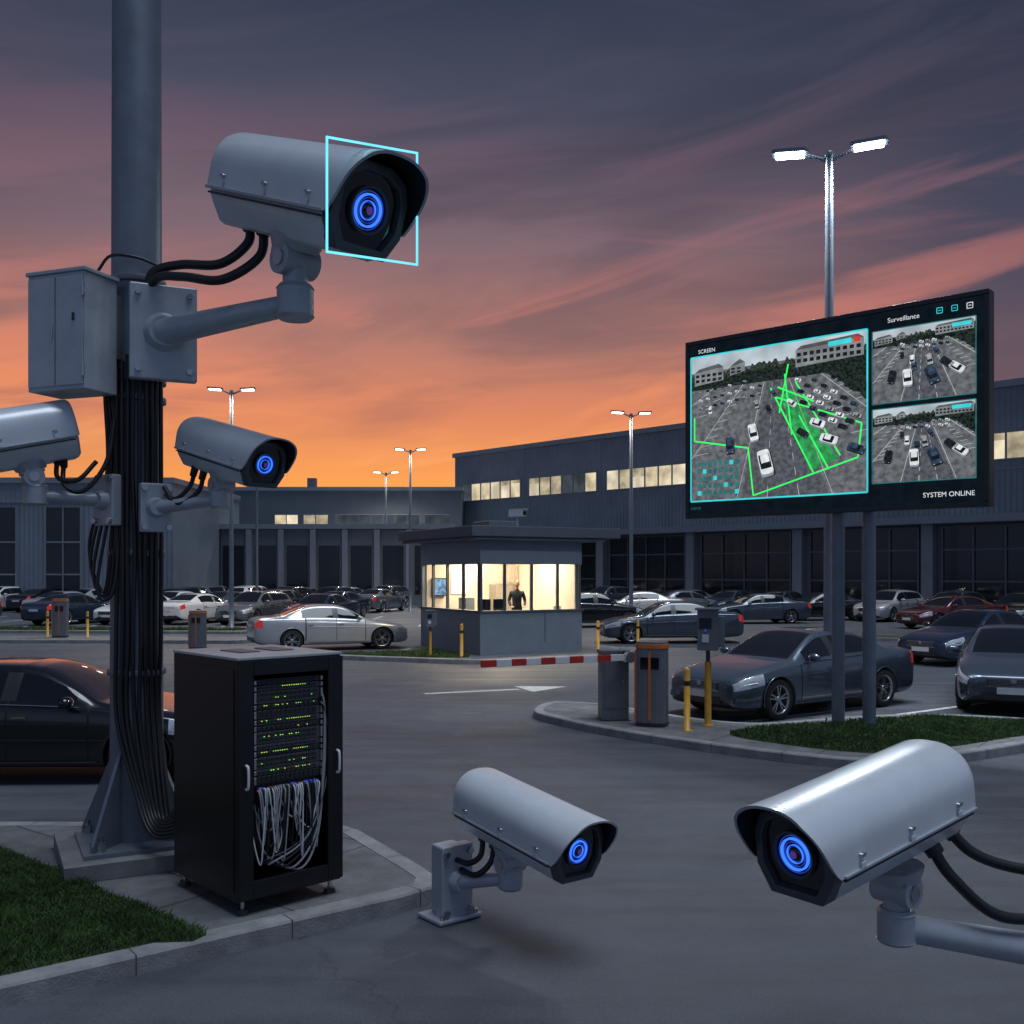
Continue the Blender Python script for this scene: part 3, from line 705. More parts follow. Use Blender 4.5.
    for s2 in (1,-1):
        b.box((fx-.13,s2*.64,.36),(.16,.16,.09),DARK); b.cyl((fx-.1,s2*.62,.36),(fx-.04,s2*.62,.36),.035,.035,HEADL,n=14)
        b.tube([(fx-.42,s2*.876,.63+dz*.8),(fx-.20,s2*.80,.60+dz*.7),(fx-.07,s2*.70,.575+dz*.6),(fx-.02,s2*.55,.56+dz*.6)],.010,CHROME,n=6,sub=3)
        b.tube([(fx-1.30,s2*.905,.70+dz),(fx-2.4,s2*.912,.735+dz),(fx-3.3,s2*.912,.765+dz)],.006,pm,n=6,sub=3)
        b.tube([(fx-1.36,s2*.895,.27),(fx-2.4,s2*.90,.27),(fx-3.2,s2*.895,.27)],.012,DARK,n=6,sub=3)
    b.box((fx+.004,0,.425),(.012,.50,.11),PLATE); b.box((-fx-.004,0,.70 if not suv else .74),(.012,.50,.11),PLATE)
    b.cyl((fx-.01,0,.60+dz*.6),(fx+.012,0,.60+dz*.6),.045,.045,CHROME,n=18)
    b.box((-fx+.04,0,.36),(.085,1.0,.10),DARK)
    b.box((-fx+.01,0,.80 if not suv else .84),(.03,.9,.014),CHROME)
    for s2 in (1,-1):
        mxx=fx-1.66
        b.sphere((mxx,s2*.99,.985+dz),(.075,.115,.07),pm,n=16,m=10); b.box((mxx,s2*.90,.945+dz),(.06,.12,.03),DARK)
        b.box((mxx-.045,s2*.995,.985+dz),(.012,.16,.09),BLACKG)
        for hx in (2.22,3.16): b.box((fx-hx,s2*.908,.80+dz),(.17,.028,.024),CHROME)
        b.tube([(fx-1.55,s2*(.868),.912+dz),(fx-2.36,s2*.866,.945+dz),(fx-3.3,s2*.868,.98+dz)],.007,CHROME,n=6,sub=3)
    t_=b.obj('tmp2'); me2=t_.data; bpy.data.objects.remove(t_); me2.name='car_'+kind
    return me2
P={ 'gun':paint('paint_gunmetal',(.065,.088,.12)),'navy':paint('paint_navy',(.022,.042,.085)),'black':paint('paint_black',(.010,.011,.015)),
    'silver':paint('paint_silver',(.50,.51,.53),.4),'white':paint('paint_white',(.66,.67,.68),.0),'grey':paint('paint_grey',(.15,.165,.19)),'red':paint('paint_maroon',(.12,.016,.018))}
CM={}
def getcar(kind,p):
    if (kind,p) not in CM: CM[(kind,p)]=car_mesh(kind,P[p])
    return CM[(kind,p)]
def car(kind,p,x,y,h,name='parked_car',s=1,sz=1):
    o=bpy.data.objects.new(name,getcar(kind,p)); COL.objects.link(o); o.location=(x,y,0); o.rotation_euler=(0,0,rad(h)); o.scale=(s,s,s*sz); return o
car('sedan','gun',5.04,17.75,-145)
car('sedan','silver',-5.75,31.3,24)
car('sedan','gun',5.4,34.3,184)
car('sedan','navy',12.5,26.9,-148)
car('sedan','gun',9.35,18.7,-116)
car('sedan','black',-5.75,12.1,2,sz=.96)
car('sedan','red',18.9,43,-160)
car('suv','navy',24.2,45,-165)
car('sedan','black',15.5,50,-170)
car('suv','black',3.6,44,10); 
cols=['gun','navy','black','silver','white','grey','grey','black','gun','silver','navy','grey']
for r_,hd_ in ((47,-90),(52.5,90),(61,-90),(66.5,90),(78,-90),(84,90)):
    x=-.56*r_
    while x<-.11*r_ - (1 if r_<60 else 0):
        if random.random()<.88 : car(random.choice(['sedan','sedan','suv']),random.choice(cols),x+random.uniform(-.15,.15),r_+random.uniform(-.4,.4),hd_+random.choice((0,0,180))+random.uniform(-2,2)-18)
        x+=2.9
ux,uy=.687,-.727
for s_ in range(0,16):
    if s_ in (5,9): continue
    for off in (6.5,):
        x=-4.77+ux*(10+3.1*s_)-.727*off; y=83.7+uy*(10+3.1*s_)-.687*off
        car(random.choice(['sedan','suv']),random.choice(cols),x,y,-46.6-90+random.uniform(-3,3))
for x,y,h in ((2.5,60,200),(6.5,52,185),(11.5,47,190),(9.5,55,20)): car('sedan',random.choice(cols),x,y,h)

# ------------------------------------------------------------------ street lamps
def lamp(x,y,h,ang,near=False,E=0):
    b=MB(); r=.085
    b.lathe([(.17,0),(.17,.03),(r*1.25,.05),(r*1.15,1.2),(r*.75,h)],POLE,n=20)
    b.lathe([(r*.9,h-.05),(r*1.1,h),(r*.6,h+.06)],POLE,n=16)
    R=Matrix.Rotation(rad(ang),4,'Z')
    for s in (-1,1):
        b.cyl((0,0,h-.12),(s*.42,0,h+.06),.035,.03,POLE,R,10)
        Hm=R@Matrix.Translation((s*.66,0,h+.08))@Matrix.Rotation(rad(-3*s),4,'Y')
        b.prism([(-.31,-.10),(-.26,-.15),(.26,-.15),(.31,-.10),(.31,.10),(.26,.15),(-.26,.15),(-.31,.10)],.0,.07,POLE,Hm)
        b.box((0,0,-.014),(.48,.24,.024),LAMPW if near else LAMPF,Hm)
    o=b.obj('street_lamp',mw=TR(x,y))
    if E:
        for s in (-1,1):
            l=bpy.data.lights.new('lamp_light','SPOT'); l.energy=E; l.spot_size=rad(150); l.spot_blend=.6; l.color=(.86,.93,1.) if near else (1.,.88,.72); l.shadow_soft_size=.2
            lo=bpy.data.objects.new('lamp_light',l); COL.objects.link(lo); lo.parent=o; lo.location=R@V((s*.66,0,h+.02)); 
    return o
lamp(5.55,17.5,9.7,-18,True,1300)
lamp(-11.5,41,9.8,5,False,1500); lamp(5.6,47,9.8,8,False,1500); lamp(-6.2,61,9.8,0,False,1300); lamp(-9.45,75,9.8,0,False,1000); lamp(-13.3,108,9.8,0)
lamp(-16.2,63.5,9.8,10)

# ------------------------------------------------------------------ barrier, kiosks, bollards
b=MB()
b.span(-.21,.21,-.16,.16,.012,1.02,GREYB); b.span(-.225,.225,-.175,.175,1.022,1.08,GREYB); b.span(-.24,.24,-.19,.19,0,.01,DARK)
b.box((-.0,-.163,.55),(.34,.008,.72),GREYB); b.box((.12,-.17,.6),(.02,.012,.06),STEEL)
b.cyl((.1,-.30,1.02),(.1,.0,1.02),.06,.06,DARK)
b.obj('barrier_housing',mw=TR(1.57,15.5,.116,6),bevel=.012)
b=MB()
L_=2.4
for k in range(10):
    b.span(-L_+k*L_/10,-L_+(k+1)*L_/10,-.02,.02,-.05,.05,RED if k%2==0 else WHT)
b.span(.001,.16,-.035,.035,-.07,.07,WHT); b.cyl((.10,-.06,0),(.10,.14,0),.085,.085,GREYB)
b.obj('barrier_arm',mw=TR(1.70,15.22,1.10,27),bevel=.006)
def kiosk(x,y,z,a,w=.46,h=1.25,name='ticket_machine',m1=GREYB):
    b=MB(); pr=[]
    for k in range(16):
        t=2*math.pi*k/16+.196; c,s=math.cos(t),math.sin(t); pr.append((w/2*math.copysign(abs(c)**.55,c),w/2*.85*math.copysign(abs(s)**.55,s)))
    b.prism(pr,.0,h-.10,m1); b.prism([(p*1.03,q*1.03) for p,q in pr],h-.098,h-.03,ORG); b.prism([(p*.98,q*.98) for p,q in pr],h-.03,h,GREYB)
    b.prism([(p*1.03,q*1.03) for p,q in pr],0.001,.06,DARK)
    for sx in (-1,): b.span(sx*w*.5-.012,sx*w*.5+.03,-w*.30,w*.30,.07,h-.13,ORG)
    b.span(-.02,.02,-w*.445,-w*.425,.1,h-.15,ORG)
    b.span(-.14,.14,-w*.44,-w*.42,h*.68,h*.82,BLACKG)
    b.obj(name,mw=TR(x,y,z,a),bevel=.006)
kiosk(2.09,14.9,.116,-20)
kiosk(-15.8,35,.116,10,.5,1.35)
kiosk(-9.8,31.2,0,0,.5,1.2,m1=GREYB)
def bollard(x,y,z=.116,h=.9,r=.045):
    b=MB(); b.lathe([(r*1.8,0),(r*1.8,.012),(r,.014),(r,h-.03),(r*.8,h-.005),(r*.4,h)],YEL,n=20)
    b.lathe([(r*1.03,h*.72),(r*1.03,h*.80)],DARK,n=20,cap=False)
    b.obj('bollard',mw=TR(x,y,z))
for q_ in ((2.52,14.4),(-1.35,26.75),(2.45,28.45),(-16.35,35.2),(-16.15,35.6),(-14.9,35.1),(3.9,31),): bollard(*q_,z=.116 if q_[0]!=3.9 else 0)
def reader(x,y,z,s=1,a=0):
    b=MB(); b.lathe([(.09,0),(.09,.015),(.05,.017),(.05,.95)],YEL,n=20); b.box((0,0,1.02),(.06,.06,.2),DARK)
    b.box((0,0,1.42),(.30,.22,.60),GREYB); b.box((0,-.02,1.735),(.36,.30,.03),GREYB)
    b.box((.19,.02,1.40),(.10,.2,.45),GREYB)
    b.box((-.03,-.113,1.52),(.18,.01,.16),BLACKG); b.box((-.03,-.113,1.30),(.10,.012,.12),PLATE); b.cyl((-.03,-.11,1.42),(-.03,-.125,1.42),.02,.02,BLUE2)
    b.obj('card_reader',mw=TR(x,y,z,a)@Matrix.Scale(s,4),bevel=.012)
reader(2.92,14.9,.116,1,-15); reader(-2.2,26.9,.116,.72,10)

# ------------------------------------------------------------------ guard booth
BW=M('booth_wall',(.18,.215,.26),.55,var=.1,scale=2); BR=M('booth_roof',(.075,.09,.115),.5,var=.1); BI=M('booth_interior',(.6,.53,.43),.8,var=.12,scale=1.2); FR=M('window_frame_grey',(.10,.11,.13),.4,.4)
BT=TR(-.87,27.3,.116,29); root=empty('guard_booth',BT)
w_,d_,h_=3.3,4.0,3.15; s0,s1=1.22,2.50
b=MB()
b.span(0,w_,0,d_,0,.28,BW)
def wallrun(b):
    t=.12
    for (xa,xb,ya,yb) in ((0,w_,0,t),(0,t,t,d_-t),(w_-t,w_,t,d_-t),(0,w_,d_-t,d_)):
        back=(ya>1 and yb>d_-.01)
        if back or xa>1: b.span(xa,xb,ya,yb,.281,h_,BW)
        else:
            b.span(xa,xb,ya,yb,.281,s0,BW); b.span(xa,xb,ya,yb,s1,h_,BW)
wallrun(b)
b.obj('walls',root)
b=MB()
for x in (.05,w_*.24,w_*.50,w_*.76,w_-.05): b.span(x-.035,x+.035,.02,.10,s0+.001,s1-.001,FR)
for y in (.17,1.15,2.2,3.2,d_-.05):
    b.span(.02,.10,y-.035,y+.035,s0+.001,s1-.001,FR)
b.span(-.04,w_+.04,-.05,.0-.002,s0-.06,s0,FR); b.span(-.05,-.002,-.04,d_,s0-.06,s0,FR)
b.span(w_*.62,w_*.63,-.006,-.001,.3,s0-.08,FR)
b.obj('windows',root,bevel=.004)
b=MB(); b.span(-.45,w_+.5,-.5,d_+.4,h_+.001,h_+.09,BR); b.span(-.55,w_+.95,-.6,d_+.5,h_+.092,h_+.38,BR); b.span(.9,1.9,1.2,2.2,h_+.382,h_+.62,GREYB)
b.obj('roof',root,bevel=.02)
BEI=M('cabinet_beige',(.3,.27,.22),.6); BLD=M('blind',(.5,.45,.36),.7); MON=EM('monitor_glow',(.25,.42,.6),.9,.5,9)
b=MB()
b.span(.13,w_-.13,d_-.16,d_-.125,.3,h_-.02,BI); b.span(.14,w_-.14,.14,d_-.17,h_-.05,h_-.005,BI); b.span(w_-.16,w_-.125,.13,d_-.17,.3,h_-.06,BI)
b.span(.13,w_-.17,.35,.95,1.0,1.04,GREYB); b.span(.2,.26,.4,.9,.3,1.0,GREYB); b.span(w_-.3,w_-.24,.4,.9,.3,1.0,GREYB)
for x in (.45,.95): b.span(x-.2,x+.2,.62,.65,1.16,1.52,BLACKG); b.span(x-.03,x+.03,.64,.68,1.04,1.2,DARK); b.span(x-.18,x+.18,.652,.656,1.18,1.50,MON)
b.span(.3,.75,d_-.30,d_-.17,1.55,2.1,DARK); b.span(.33,.72,d_-.305,d_-.302,1.58,2.07,MON)
b.span(2.3,2.9,d_-.6,d_-.17,.3,1.9,BEI); b.span(1.0,1.3,2.9,3.4,.3,1.5,GREYB)
b.span(.95,1.5,d_-.19,d_-.165,1.6,2.3,WHT); b.span(2.6,2.85,.4,.6,1.04,1.3,WHT)
for k in range(14): b.span(2.20+.065*k,2.24+.065*k,d_-.62,d_-.605,1.95,2.5,BLD)
b.obj('interior',root)
for i,(lx,ly) in enumerate(((.9,1.3),(2.4,1.3),(1.6,3.0))):
    l=bpy.data.lights.new('ceiling_light','AREA'); l.energy=95; l.size=.6; l.color=(1.,.82,.58); lo=bpy.data.objects.new('ceiling_light',l); COL.objects.link(lo); lo.parent=root; lo.location=(lx,ly,h_-.08)
b=MB(); b.cyl((0,0,0),(0,0,.28),.035,.035,BRKT); b.prism([(-.24,-.09),(.24,-.09),(.24,.09),(-.24,.09)],.28,.46,CAMW); b.cyl((.24,0,.37),(.255,0,.37),.065,.065,BLACKG); b.span(-.22,.30,-.10,.10,.462,.48,CAMW)
b.obj('roof_camera',mw=TR(.15,27.9,3.646,-40)@Matrix.Scale(1.05,4),bevel=.015)

# ------------------------------------------------------------------ guard
SKIN=M('skin',(.45,.27,.18),.5,var=.06); UNI=M('uniform_dark',(.012,.014,.02),.8,var=.2,scale=14); HAIR=M('hair',(.012,.009,.008),.6)
def skin(verts,edges,radii,mat,name,parent,rootv=0,lv=2):
    me=bpy.data.meshes.new(name); me.from_pydata(verts,edges,[]); me.materials.append(mat)
    o=bpy.data.objects.new(name,me); COL.objects.link(o)
    o.modifiers.new('skin','SKIN'); s=o.modifiers.new('s','SUBSURF'); s.levels=lv; s.render_levels=lv
    for i,r in enumerate(radii):
        sv=me.skin_vertices[0].data[i]; sv.radius=(r,r) if isinstance(r,(int,float)) else r; sv.use_root=(i==rootv)
    dg=bpy.context.evaluated_depsgraph_get(); m2=bpy.data.meshes.new_from_object(o.evaluated_get(dg)); bpy.data.objects.remove(o)
    if not m2.materials: m2.materials.append(mat)
    for p in m2.polygons: p.use_smooth=True; p.material_index=0
    o=bpy.data.objects.new(name,m2); COL.objects.link(o); o.parent=parent; return o
guard=empty('security_guard',BT@TR(1.78,1.12,.28,-22))
vs=[(0,0,.94),(0,0,1.08),(0,-.01,1.24),(0,0,1.38),(0,0,1.46),(0,-.01,1.55),
    (.17,0,1.40),(.24,.01,1.16),(.20,-.20,1.02),(-.17,0,1.40),(-.24,.01,1.16),(-.20,-.20,1.02),
    (.09,0,.88),(.11,-.02,.50),(.11,.02,.09),(.12,-.14,.04),(-.09,0,.88),(-.11,-.02,.50),(-.11,.02,.09),(-.12,-.14,.04)]
ed=[(0,1),(1,2),(2,3),(3,4),(4,5),(3,6),(6,7),(7,8),(3,9),(9,10),(10,11),(0,12),(12,13),(13,14),(14,15),(0,16),(16,17),(17,18),(18,19)]
rd=[(.15,.11),(.14,.10),(.155,.11),(.15,.10),.065,.055,.065,.05,.035,.065,.05,.035,.085,.06,.045,.04,.085,.06,.045,.04]
skin(vs,ed,rd,UNI,'body',guard)
for s in (1,-1):
    hv=[(s*.195,-.215,1.013),(s*.18,-.27,1.0)]; he=[(0,1)]; hr=[.028,.034]
    for j,(dx,ln) in enumerate(((-.03,.07),(-.01,.085),(.01,.08),(.028,.062))):
        a=len(hv); hv+=[(s*.18+dx,-.30,1.0),(s*.18+dx*1.2,-.30-ln*.5,.998),(s*.18+dx*1.25,-.30-ln,.985)]; he+=[(1,a),(a,a+1),(a+1,a+2)]; hr+=[.011,.009,.007]
    a=len(hv); hv+=[(s*.18-s*.045,-.26,1.0),(s*.18-s*.06,-.295,.995)]; he+=[(0,a),(a,a+1)]; hr+=[.012,.009]
    skin(hv,he,hr,SKIN,'hand',guard,0,1)
b=MB(); b.sphere((0,-.02,1.655),(.075,.095,.118),SKIN,n=24,m=18); b.cyl((0,0,1.50),(0,-.01,1.58),.052,.05,SKIN)
b.sphere((0,-.118,1.645),(.013,.018,.024),SKIN,n=10,m=8); b.sphere((0,-.108,1.598),(.026,.008,.008),RED,n=10,m=6)
for s in (1,-1): b.sphere((s*.077,-.01,1.65),(.012,.02,.03),SKIN,n=10,m=8); b.sphere((s*.03,-.103,1.668),(.013,.008,.008),WHT,n=10,m=6); b.sphere((s*.03,-.110,1.668),(.006,.004,.006),HAIR,n=8,m=6); b.box((s*.03,-.108,1.69),(.034,.01,.006),HAIR)
b.sphere((0,.010,1.695),(.083,.096,.096),HAIR,n=24,m=16)
b.obj('head',guard)

# ------------------------------------------------------------------ video billboard
BX=V((3.51,-3.2,0)).normalized(); BN=V((BX.y,-BX.x,0)); 
BM=Matrix(((BX.x,0,BN.x,2.89),(BX.y,0,BN.y,16.6),(0,1,0,3.28),(0,0,0,1)))
root=empty('video_billboard',BM); BWd,BHt=4.75,2.92
b=MB()
b.span(0,BWd,0,BHt,-.20,-.004,DARK)
f=.07
b.span(0,BWd,0,f,-.002,.03,DARK); b.span(0,BWd,BHt-f,BHt,-.002,.03,DARK); b.span(0,f,f+.001,BHt-f-.001,-.002,.03,DARK); b.span(BWd-f,BWd,f+.001,BHt-f-.001,-.002,.03,DARK)
b.obj('casing',root,bevel=.01)
b=MB()
for t in (.524,.625):
    x=t*BWd; r=.095
    b.cyl((x,-3.16,-.32),(x,BHt-.3,-.32),r,r,POLE,n=28); b.box((x,-3.155,-.32),(.36,.02,.36),POLE)
    for sx in (-.13,.13):
        for sz in (-.13,.13): b.cyl((x+sx,-3.145,-.32+sz),(x+sx,-3.09,-.32+sz),.016,.016,STEEL,n=8)
for yy in (.5,BHt-.6): b.span(.9,BWd-.7,yy-.06,yy+.06,-.26,-.203,POLE)
b.obj('support_post',root)
def E_(n,c,var=.2,s=1.,sc=5): return EM('screen_'+n,lin(*c),s,var,sc)
sBG=E_('bg',(14,22,30)); sA=E_('asphalt',(100,103,108),.35,1,11); sA2=E_('asphalt_lane',(84,87,94),.32,1,14); sSky=E_('sky',(178,190,198),.25,1,2); sTree=E_('tree',(32,42,38),.7,1,26); sTree2=E_('tree2',(54,62,54),.6,1,34); sBld=E_('bld',(128,132,134),.25); sRoof=E_('roof',(84,88,92),.25)
sW=E_('white',(222,227,230),.14,1,14); sW2=E_('whiteshade',(140,146,154),.15,1,14); sK=E_('black',(34,38,46),.5,1,16); sSh=E_('shadow',(42,44,50),.15); sN=E_('navy',(54,70,92),.4,1,16); sS=E_('silver',(150,155,160),.25,1,16); sGl=E_('glass',(26,33,42),.5,1,18); sL=E_('line',(172,175,176),.15); sG=E_('green',(50,250,100),.08,1.2); sG2=E_('green_fill',(52,150,84),.35,1,9); sC=E_('cyan',(60,215,222),.1); sT=E_('teal',(44,112,114),.2); sR=E_('red',(210,60,50),.1)
sb=MB()
def spoly(pts,mat,layer,o=sb): sb.add([(p[0],p[1],layer*.0022) for p in pts],[list(range(len(pts)))],mat)
def sline(p,q,w,mat,layer):
    p=V(p);q=V(q);d=(q-p).normalized();n=V((-d.y,d.x))*w/2; spoly([p-n,q-n,q+n,p+n],mat,layer)
spoly([(f,f),(BWd-f,f),(BWd-f,BHt-f),(f,BHt-f)],sBG,0)
def minicar(O,x,y,s,ang,body,ly=4):
    c,sn=math.cos(ang),math.sin(ang); ox,oy=O(x,y)
    def t(p,lift=0): return (ox+s*(p[0]*c-p[1]*sn),oy+s*(p[0]*sn+p[1]*c)*.86+s*lift)
    out=[(-.36,-1.04),(.36,-1.04),(.46,-.96),(.5,-.80),(.49,0),(.48,.8),(.42,.95),(.30,1.0),(-.30,1.0),(-.42,.95),(-.48,.8),(-.49,0),(-.5,-.80),(-.46,-.96)]
    spoly([t((p[0]*1.14+.07,p[1]*1.05)) for p in out],sSh,ly)
    spoly([t(p) for p in out],sK if body is not sW else sW2,ly+1)
    spoly([t(p,.20) for p in out],body,ly+2)
    spoly([t(p,.21) for p in [(-.42,-.58),(.42,-.58),(.44,.1),(.40,.62),(-.40,.62),(-.44,.1)]],sGl,ly+3)
    spoly([t(p,.38) for p in [(-.33,-.28),(.33,-.28),(.34,.1),(.31,.42),(-.31,.42),(-.34,.1)]],body,ly+4)
    for sx in (-.34,.34): spoly([t((sx+dx,-.97+dy),.14) for dx,dy in ((-.09,-.03),(.09,-.03),(.09,.05),(-.09,.05))],sL,ly+3)
def panel(x0,x1,y0,y1,seed,main):
    rn=random.Random(seed); W_,H_=x1-x0,y1-y0
    O=lambda u,v:(x0+u*W_,y0+v*H_)
    spoly([O(0,0),O(1,0),O(1,1),O(0,1)],sA,1)
    hz=.84
    spoly([O(0,hz+.05),O(1,hz+.05),O(1,1),O(0,1)],sSky,2)
    for base,amp,m_,ly in ((hz-.02,.08,sTree2,3),(hz-.04,.06,sTree,4)):
        top=[]; k=70
        for i in range(k+1): top.append(O(i/k,min(.98,base+amp*(.35+.65*rn.random())+(.03 if main else .05)*(i/k))))
        for i in range(k): spoly([O(i/k,base-.03),O((i+1)/k,base-.03),top[i+1],top[i]],m_,ly)
    for u0,u1,va,vb in ((.02,.20,.80,.89),(.24,.33,.84,.90),(.62,.98,.83,.94)):
        spoly([O(u0,va),O(u1,va+.02),O(u1,vb+.02),O(u0,vb)],sBld,5); spoly([O(u0,vb),O(u1,vb+.02),O(u1-.03,vb+.045),O(u0+.03,vb+.025)],sRoof,5)
        nn=int((u1-u0)/.035)
        for k in range(nn):
            u=u0+.008+.035*k
            for vv in (.25,.62): spoly([O(u,va+(vb-va)*vv),O(u+.022,va+(vb-va)*vv+.001),O(u+.022,va+(vb-va)*(vv+.22)),O(u,va+(vb-va)*(vv+.22))],sGl,6)
    k=26; e=[O(.70+.30*i/k+.012*rn.uniform(-1,1),.80-.26*(i/k)**1.3+.03*rn.random()) for i in range(k+1)]
    spoly(e+[O(1,.84),O(.68,.84)],sTree,5)
    vp=V((.50,1.04))
    def lane(bx,ly,w,mat,dash=None):
        p=V((bx,-.0)); q=p.lerp(vp,.76)
        if dash is None:
            a,c=p,q
            if a.x<0: a=p.lerp(q,(0-p.x)/(q.x-p.x))
            if a.x>1: a=p.lerp(q,(1-p.x)/(q.x-p.x))
            sline(O(*a),O(*c),w,mat,ly)
        else:
            for j in range(dash):
                a=p.lerp(q,(j/dash)**.8); c=p.lerp(q,((j+.5)/dash)**.8)
                if 0<a.x<1 and 0<c.x<1: sline(O(*a),O(*c),w*(1-.7*j/dash),mat,ly)
    spoly([O(.30,0),O(.80,0),O(.56,.78),O(.46,.78)],sA2,2)
    for bx in (-.9,-.2,.28,.82,1.5): lane(bx,3,.010,sL)
    for bx in (.46,.64): lane(bx,3,.012,sL,9)
    for side_ in (-1,1):
        for j in range(13):
            t=(j/13)**.75*.74
            for bx in ((-.55,-.2,-.9) if side_<0 else (1.15,1.5)):
                p=V((bx,0)).lerp(vp,t); 
                w2=.13*(1-t); q2=V((p.x+w2,p.y+.012))
                if 0<p.x<1 and 0<q2.x<1: sline(O(*p),O(*q2),.008,sL,3)
    if main:
        spoly([O(.53,.66),O(.60,.69),O(.85,.22),O(.70,.16)],sG2,3)
        for a,c in (((.48,.72),(.72,.14)),((.62,.74),(.86,.24)),((.50,.66),(.97,.43)),((.38,.02),(.95,.22)),((.38,.02),(.35,.34)),((.35,.34),(.02,.42)),((.58,.86),(.53,.55)),((.72,.60),(.52,.72)),((.97,.43),(.95,.22)),((.02,.42),(.02,.58)),((.56,.80),(.60,.40)),((.64,.52),(.80,.16))):
            sline(O(*a),O(*c),.024,sG,7)
        for x,y,s,a,m_ in ((.45,.22,.22,.22,sW),(.38,.43,.15,.2,sW),(.24,.36,.14,.05,sN),(.74,.45,.12,1.15,sW),(.80,.34,.14,1.2,sW),(.66,.40,.10,.9,sK),(.60,.60,.085,.9,sW),(.40,.62,.075,.25,sS),(.47,.58,.07,.35,sK),(.94,.27,.13,1.15,sN),(.50,.68,.06,.4,sN),(.12,.62,.07,.1,sW)):
            minicar(O,x,y,s,a,m_,8)
        for r_ in range(4):
            for k in range(8):
                x=.62+.052*k+.015*r_; y=.82-.045*k-.075*r_
                if x<.97 and y>.40: minicar(O,x,y,.045+.006*r_+.003*k,1.15,rn.choice((sW,sK,sN,sS,sK)),8)
        for r_ in range(3):
            for k in range(9): minicar(O,.06+.045*k,.75-.055*r_+.006*k,.030+.005*r_,1.3,rn.choice((sK,sW,sN,sS)),8)
        for j in range(5):
            for k in range(8): spoly([O(.04+.033*k,.04+.05*j),O(.062+.033*k,.04+.05*j),O(.062+.033*k,.07+.05*j),O(.04+.033*k,.07+.05*j)],sT if (j*3+k*5)%7 else sC,7)
        for a,c in ((O(0,0),O(1,0)),(O(1,0),O(1,1)),(O(1,1),O(0,1)),(O(0,1),O(0,0))): sline(a,c,.026,sC,14)
        spoly([O(.80,.93),O(.92,.935),O(.92,.965),O(.80,.96)],sC,14); spoly([O(.93,.935),O(.965,.935),O(.965,.965),O(.93,.965)],sR,14)
    else:
        for x,y,s,a,m_ in ((.40,.34,.13,.05,sW),(.62,.34,.14,.35,sN),(.20,.38,.10,-.2,sK),(.55,.55,.085,.2,sS),(.76,.48,.10,.8,sK),(.38,.58,.07,0,sW),(.62,.66,.06,.5,sN),(.46,.50,.07,.1,sN),(.30,.66,.05,0,sK),(.85,.40,.11,.9,sW)):
            minicar(O,x+rn.uniform(-.05,.05),y-.04,s,a,m_,7)
        for r_ in range(2):
            for k in range(9): minicar(O,.24+.062*k,.77-.06*r_,.032,1.2,rn.choice((sK,sW,sN,sS)),7)
        for a,c in ((O(0,0),O(1,0)),(O(1,0),O(1,1)),(O(1,1),O(0,1)),(O(0,1),O(0,0))): sline(a,c,.014,sT,13)
        spoly([O(.78,.90),O(.96,.90),O(.96,.95),O(.78,.95)],sC,13)
panel(.024*BWd,.650*BWd,.095*BHt,.905*BHt,3,True)
panel(.665*BWd,.965*BWd,.525*BHt,.885*BHt,5,False)
panel(.665*BWd,.965*BWd,.135*BHt,.500*BHt,9,False)
for k in range(3):
    x=.855*BWd+.20*k; y=.925*BHt; e=.075
    for a,c in (((x,y),(x+e,y)),((x+e,y),(x+e,y+e)),((x+e,y+e),(x,y+e)),((x,y+e),(x,y)),((x+.02,y+e/2),(x+e-.02,y+e/2))): sline(a,c,.010,sC if k<2 else sW,3)
sb.obj('screen',root)
def text(s,x,y,size,mat):
    c=bpy.data.curves.new('screen_text','FONT'); c.body=s; c.size=size; c.resolution_u=6; c.materials.append(mat)
    o=bpy.data.objects.new('screen_text',c); COL.objects.link(o); o.parent=root; o.location=(x,y,.008)
text('SCREEN',.05*BWd,.925*BHt,.09,sW); text('Surveillance',.71*BWd,.920*BHt,.095,sW); text('SYSTEM ONLINE',.815*BWd,.055*BHt,.095,sW); text('CAM 01',.02*BWd,.05*BHt,.06,sT)

# ------------------------------------------------------------------ warehouse
CL=cladding_mat('metal_cladding',(.21,.25,.30),1.1); CL2=M('dark_cladding',(.11,.13,.155),.55,var=.12,scale=.6); TRIM=M('building_trim',(.22,.25,.29),.5,var=.08,scale=1)
DG=M('dark_window_glass',(.012,.016,.022),.08,var=.3,scale=.8)
LW=[EM('lit_window_a',(.68,.57,.38),.95,.35,.9),EM('lit_window_b',(.52,.44,.30),.85,.4,1.2),EM('lit_window_c',(.76,.66,.48),1.,.3,.7)]
DIMW=EM('dim_window',(.05,.06,.075),1,.4,.7)
def bldg(name,x,y,a): return empty(name,TR(x,y,0,a))
root=bldg('warehouse_building',-4.77,83.7,-46.6)
WL,WH=80,11.95
b=MB(); b.span(0,WL,0,34,5.45,WH,CL); b.obj('upper_wall',root)
b=MB(); b.span(.02,WL-.02,.35,33.9,0,5.445,CL2); b.obj('lower_wall',root)
b=MB(); b.span(-.15,WL+.15,-.18,34.15,WH+.001,WH+.35,TRIM)
b.span(-.1,WL,-.9,.345,5.0,5.40,TRIM)
for k in range(11):
    x=.35+7.93*k
    b.span(x-.32,x+.32,-.12,.345,0,4.995,TRIM)
    b.span(x-.05,x+.05,-.03,-.002,5.46,WH,TRIM)
b.span(0,WL,-.03,-.003,7.72,7.80,TRIM)
b.obj('trim',root)
b=MB(); c=MB()
